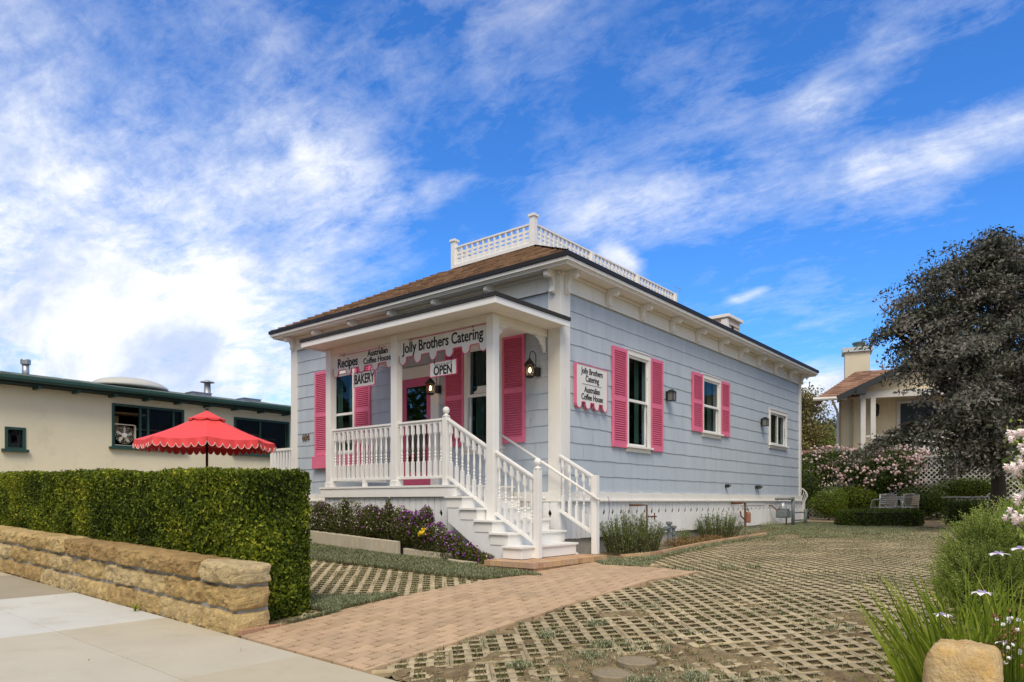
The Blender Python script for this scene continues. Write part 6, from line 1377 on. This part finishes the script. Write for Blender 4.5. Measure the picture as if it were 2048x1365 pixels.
v = np.stack([ps - ds * Lf * .4, ps + sd_, ps + ds * Lf * .6, ps - sd_], 1).reshape(-1, 3)
link('foliage', fast_mesh('foliage', v, np.arange(4 * n).reshape(-1, 4), m_coleo, tn, org=bush_['org']), bush_); part('stems', stems_, m_twig, bush_)
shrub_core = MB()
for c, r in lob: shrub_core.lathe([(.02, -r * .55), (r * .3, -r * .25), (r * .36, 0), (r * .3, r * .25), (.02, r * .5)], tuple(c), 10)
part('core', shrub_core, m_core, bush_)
# --- clump of sword-leaved iris
m_blade = leafmat('iris_leaf', [(.09, .14, .012), (.18, .26, .02), (.30, .38, .04), (.48, .46, .09)], .4, .3)
def blade_strip(vs, fs, ts, base, a, ln, lean, wd, tone, bend):
    n_ = 7; o = len(vs); d = Vector((math.cos(a), math.sin(a), 0)); s_ = Vector((-d.y, d.x, 0))
    for k in range(n_ + 1):
        f = k / n_; out = lean * f + bend * f * f; z = math.sqrt(max(.05, 1 - (out * .75) ** 2)) * f; c = base + d * (ln * out * f ** .3 * .8) + Vector((0, 0, ln * z)); w_ = wd * (1 - f ** 3) * .5 + .0006
        t_ = (s_ * math.cos(a * 3) + d * math.sin(a * 3)).normalized(); vs += [tuple(c - t_ * w_), tuple(c + t_ * w_)]
        if k: fs.append((o + 2 * k - 2, o + 2 * k - 1, o + 2 * k + 1, o + 2 * k)); ts.append(tone)
ir = P(1900, 1290, 3.6); irb = thing('iris_clump', 'clump of long green sword leaves with white flowers behind the rounded stone', 'plant', (ir.x, ir.y, G(ir.x, ir.y)))
vs, fs, ts = [], [], []; rt_ = Vector((RT[0], RT[1], 0)); fw_ = Vector((FW[0], FW[1], 0))
for k in range(520):
    px = random.choice([random.gauss(1905, 30), random.uniform(1880, 2060), random.uniform(1950, 2070)]); D_ = random.uniform(3.25, 4.05); q = P(px, 1002, D_); base = Vector((q.x, q.y, G(q.x, q.y) - .02))
    side_l = (1990 - px) / 110.; a = math.atan2(RT[1], RT[0]) + math.pi * (1 if random.random() < .5 + .28 * side_l else 0) + random.gauss(0, .7)
    blade_strip(vs, fs, ts, base, a, random.uniform(.50, .98), random.uniform(.06, .32) + .10 * max(0, side_l), random.uniform(.012, .021), min(1, max(0, random.betavariate(2, 2))), random.uniform(0, .35))
for px, ln, a_off, lean in ((1885, .80, 2.9, .75), (1880, .72, 3.05, .9), (1875, .60, 3.2, .95), (1890, .88, 2.7, .5), (1880, .55, 3.4, 1.0), (1870, .62, 3.0, .85), (1895, .85, 2.9, .62)):
    q = P(px, 1002, 3.5); blade_strip(vs, fs, ts, Vector((q.x, q.y, 0.0)), math.atan2(RT[1], RT[0]) + a_off, ln * .9, lean * .62, .013, .5, .2)
link('leaves', fast_mesh('leaves', np.array(vs), np.array(fs), m_blade, ts, org=irb['org']), irb)
m_petw = mat('iris_petal', (.80, .78, .82), .5, .05); m_petv = mat('iris_mark', (.36, .30, .62), .5, .1); m_yel = mat('iris_yellow', (.7, .45, .05), .6, 0)
for px, py, D_, s_ in ((1886, 1232, 3.5, .05), (1963, 1188, 3.4, .055), (1996, 1110, 3.5, .052), (2042, 1100, 3.4, .055), (2012, 1288, 3.15, .04), (1990, 1075, 4.2, .0)):
    if not s_: continue
    c = P(px, py, D_); fl = MB()
    st = MB(); g_ = P(px + 12, 1002, D_ + .1); st.tube([(g_.x, g_.y, G(g_.x, g_.y)), tuple(c.lerp(Vector((g_.x, g_.y, c.z)), .6) - Vector((0, 0, .12))), tuple(c - Vector((0, 0, .01)))], [.003, .0025, .002], 5); part('flower_stem', st, m_blade, irb)
    for k in range(6):
        a = k * math.pi / 3 + px; d = Vector((math.cos(a), math.sin(a), 0)); s2 = Vector((-d.y, d.x, 0)); big = 1. if k % 2 == 0 else .8; w_ = s_ * (.34 if k % 2 == 0 else .2)
        fl.add([c, c + d * s_ * .45 + s2 * w_ + Vector((0, 0, .008)), c + d * s_ * .95 * big + s2 * w_ * .6 + Vector((0, 0, .004)), c + d * s_ * 1.05 * big - Vector((0, 0, .004)), c + d * s_ * .95 * big - s2 * w_ * .6 + Vector((0, 0, .004)), c + d * s_ * .45 - s2 * w_ + Vector((0, 0, .008))], [(0, 1, 2, 3, 4, 5)])
    fo = part('flower', fl, m_petw, irb); b = MB()
    for k in range(3): a = k * 2.094 + .5; d = Vector((math.cos(a), math.sin(a), .9)); b.tube([c, c + d * s_ * .3], [.004, .006], 5)
    part('flower_centre', b, m_petv, fo); b = MB(); b.lathe([(.003, .004), (.006, .010), (.003, .014)], tuple(c), 6); part('stamens', b, m_yel, fo)
# --- small flowers with brown seed heads
m_seed = mat('seed_head', (.25, .14, .06), .9, .3, 30.)
sf = P(2010, 1290, 3.2); sfb = thing('small_white_flowers', 'low straggly plant with tiny white flowers and brown seed heads by the stone wall', 'plant', (sf.x, sf.y, .0)); bs, bh, bw = MB(), MB(), MB()
for k in range(70):
    px, py, D_ = random.gauss(2015, 26), random.gauss(1275, 30), random.uniform(2.95, 3.25); py = max(1222, py); c = P(px, py, D_); g_ = P(px + random.gauss(0, 8), 1002, D_ + .05); bs.tube([(g_.x, g_.y, 0.), tuple(c)], [.0022, .0012], 4)
    tgt = bh if random.random() < .62 else bw; flower_pts(tgt, c, .014, 9)
part('stems', bs, m_blade, sfb); part('seed_heads', bh, m_seed, sfb)['kind'] = 'stuff'; part('blossoms', bw, m_petw, sfb)['kind'] = 'stuff'
q = [(P(px, 1300, D_).x, P(px, 1300, D_).y) for px, D_ in ((1990, 3.3), (2040, 3.2), (2070, 3.3))]
shrub('low_plant', 'dark green low leaves behind the right-hand stone wall', 'plant', [((x, y, .22), (.16, .14, .22)) for x, y in q], 2600, .03, m_sage, .4, ground=.0)
# --- pink roses entering at the right edge
rr2 = P(2075, 1000, 4.2); rz = thing('rose_bush', 'tall rose bush with big pale pink clusters at the right edge of the photo', 'rose', (rr2.x, rr2.y, G(rr2.x, rr2.y))); b = MB(); can = MB(); lp = []
for px, py, s_, nn_ in ((2030, 945, .075, 9), (2040, 925, .06, 6), (2022, 928, .045, 4), (2024, 870, .05, 4), (2038, 860, .05, 4), (2046, 905, .05, 4), (2014, 872, .03, 2), (2038, 1002, .05, 4), (2030, 1040, .045, 4), (2020, 1034, .03, 3), (2044, 1035, .04, 3), (2050, 880, .06, 5)):
    for k in range(nn_):
        c = P(px + random.gauss(0, 6), py + random.gauss(0, 7), 4.2 + random.gauss(0, .05))
        for ring in range(3):
            for j in range(6):
                a = j * 1.047 + ring * .5; e = .35 + ring * .4; d = (rt_ * math.cos(a) + Vector((0, 0, 1)) * math.sin(a)) * math.sin(e) - fw_ * math.cos(e); u = d.orthogonal().normalized(); w2 = d.cross(u); rr_ = .010 + ring * .005; b.tv = min(1, .3 + ring * .25 + random.random() * .2); b.add([c + d * rr_ + u * .008, c + d * (rr_ + .004) + w2 * .009, c + d * rr_ - u * .008, c + d * (rr_ - .003) - w2 * .009], [(0, 1, 2, 3)])
    can.tube([tuple(P(2085, 1060, 4.3)), tuple(P((px + 2085) / 2, py + 30, 4.25)), tuple(P(px, py + 4, 4.22))], [.006, .004, .002], 5)
    for k in range(26): lp.append(tuple(P(px + random.gauss(18, 14), py + random.gauss(12, 16), 4.28 + random.gauss(0, .06))))
part('blooms', b, m_pet['pink'], rz)['kind'] = 'stuff'; can.tube([(rr2.x, rr2.y, .1), tuple(P(2085, 1060, 4.3)), tuple(P(2080, 900, 4.3)), tuple(P(2058, 840, 4.3))], [.012, .009, .006, .003], 6); part('canes', can, m_twig, rz)
lp = np.array(lp); gv, gf = leaf_geo(lp, np.tile([-FW[0], -FW[1], .5], (len(lp), 1)), .04, .6, .4, .8); link('leaves', fast_mesh('leaves', gv, gf, m_coleo, RNG.random(len(gf)), org=rz['org']), rz)
# small weed at the foot of the stone wall
b = MB(); wq = (-1.42, -6.22); vs, fs, ts = [], [], []
for k in range(16): blade_strip(vs, fs, ts, Vector((wq[0], wq[1], G(*wq))), k * .4, random.uniform(.06, .13), random.uniform(.4, .9), .014, random.random(), .3)
o = link('weed', fast_mesh('weed', np.array(vs), np.array(fs), m_blade, ts, org=(wq[0], wq[1], .03)), org=(wq[0], wq[1], .03)); tag(o, 'small green weed growing at the foot of the sandstone wall', 'weed')
for o in list(bpy.data.objects):
    if 'org' in o: del o['org']
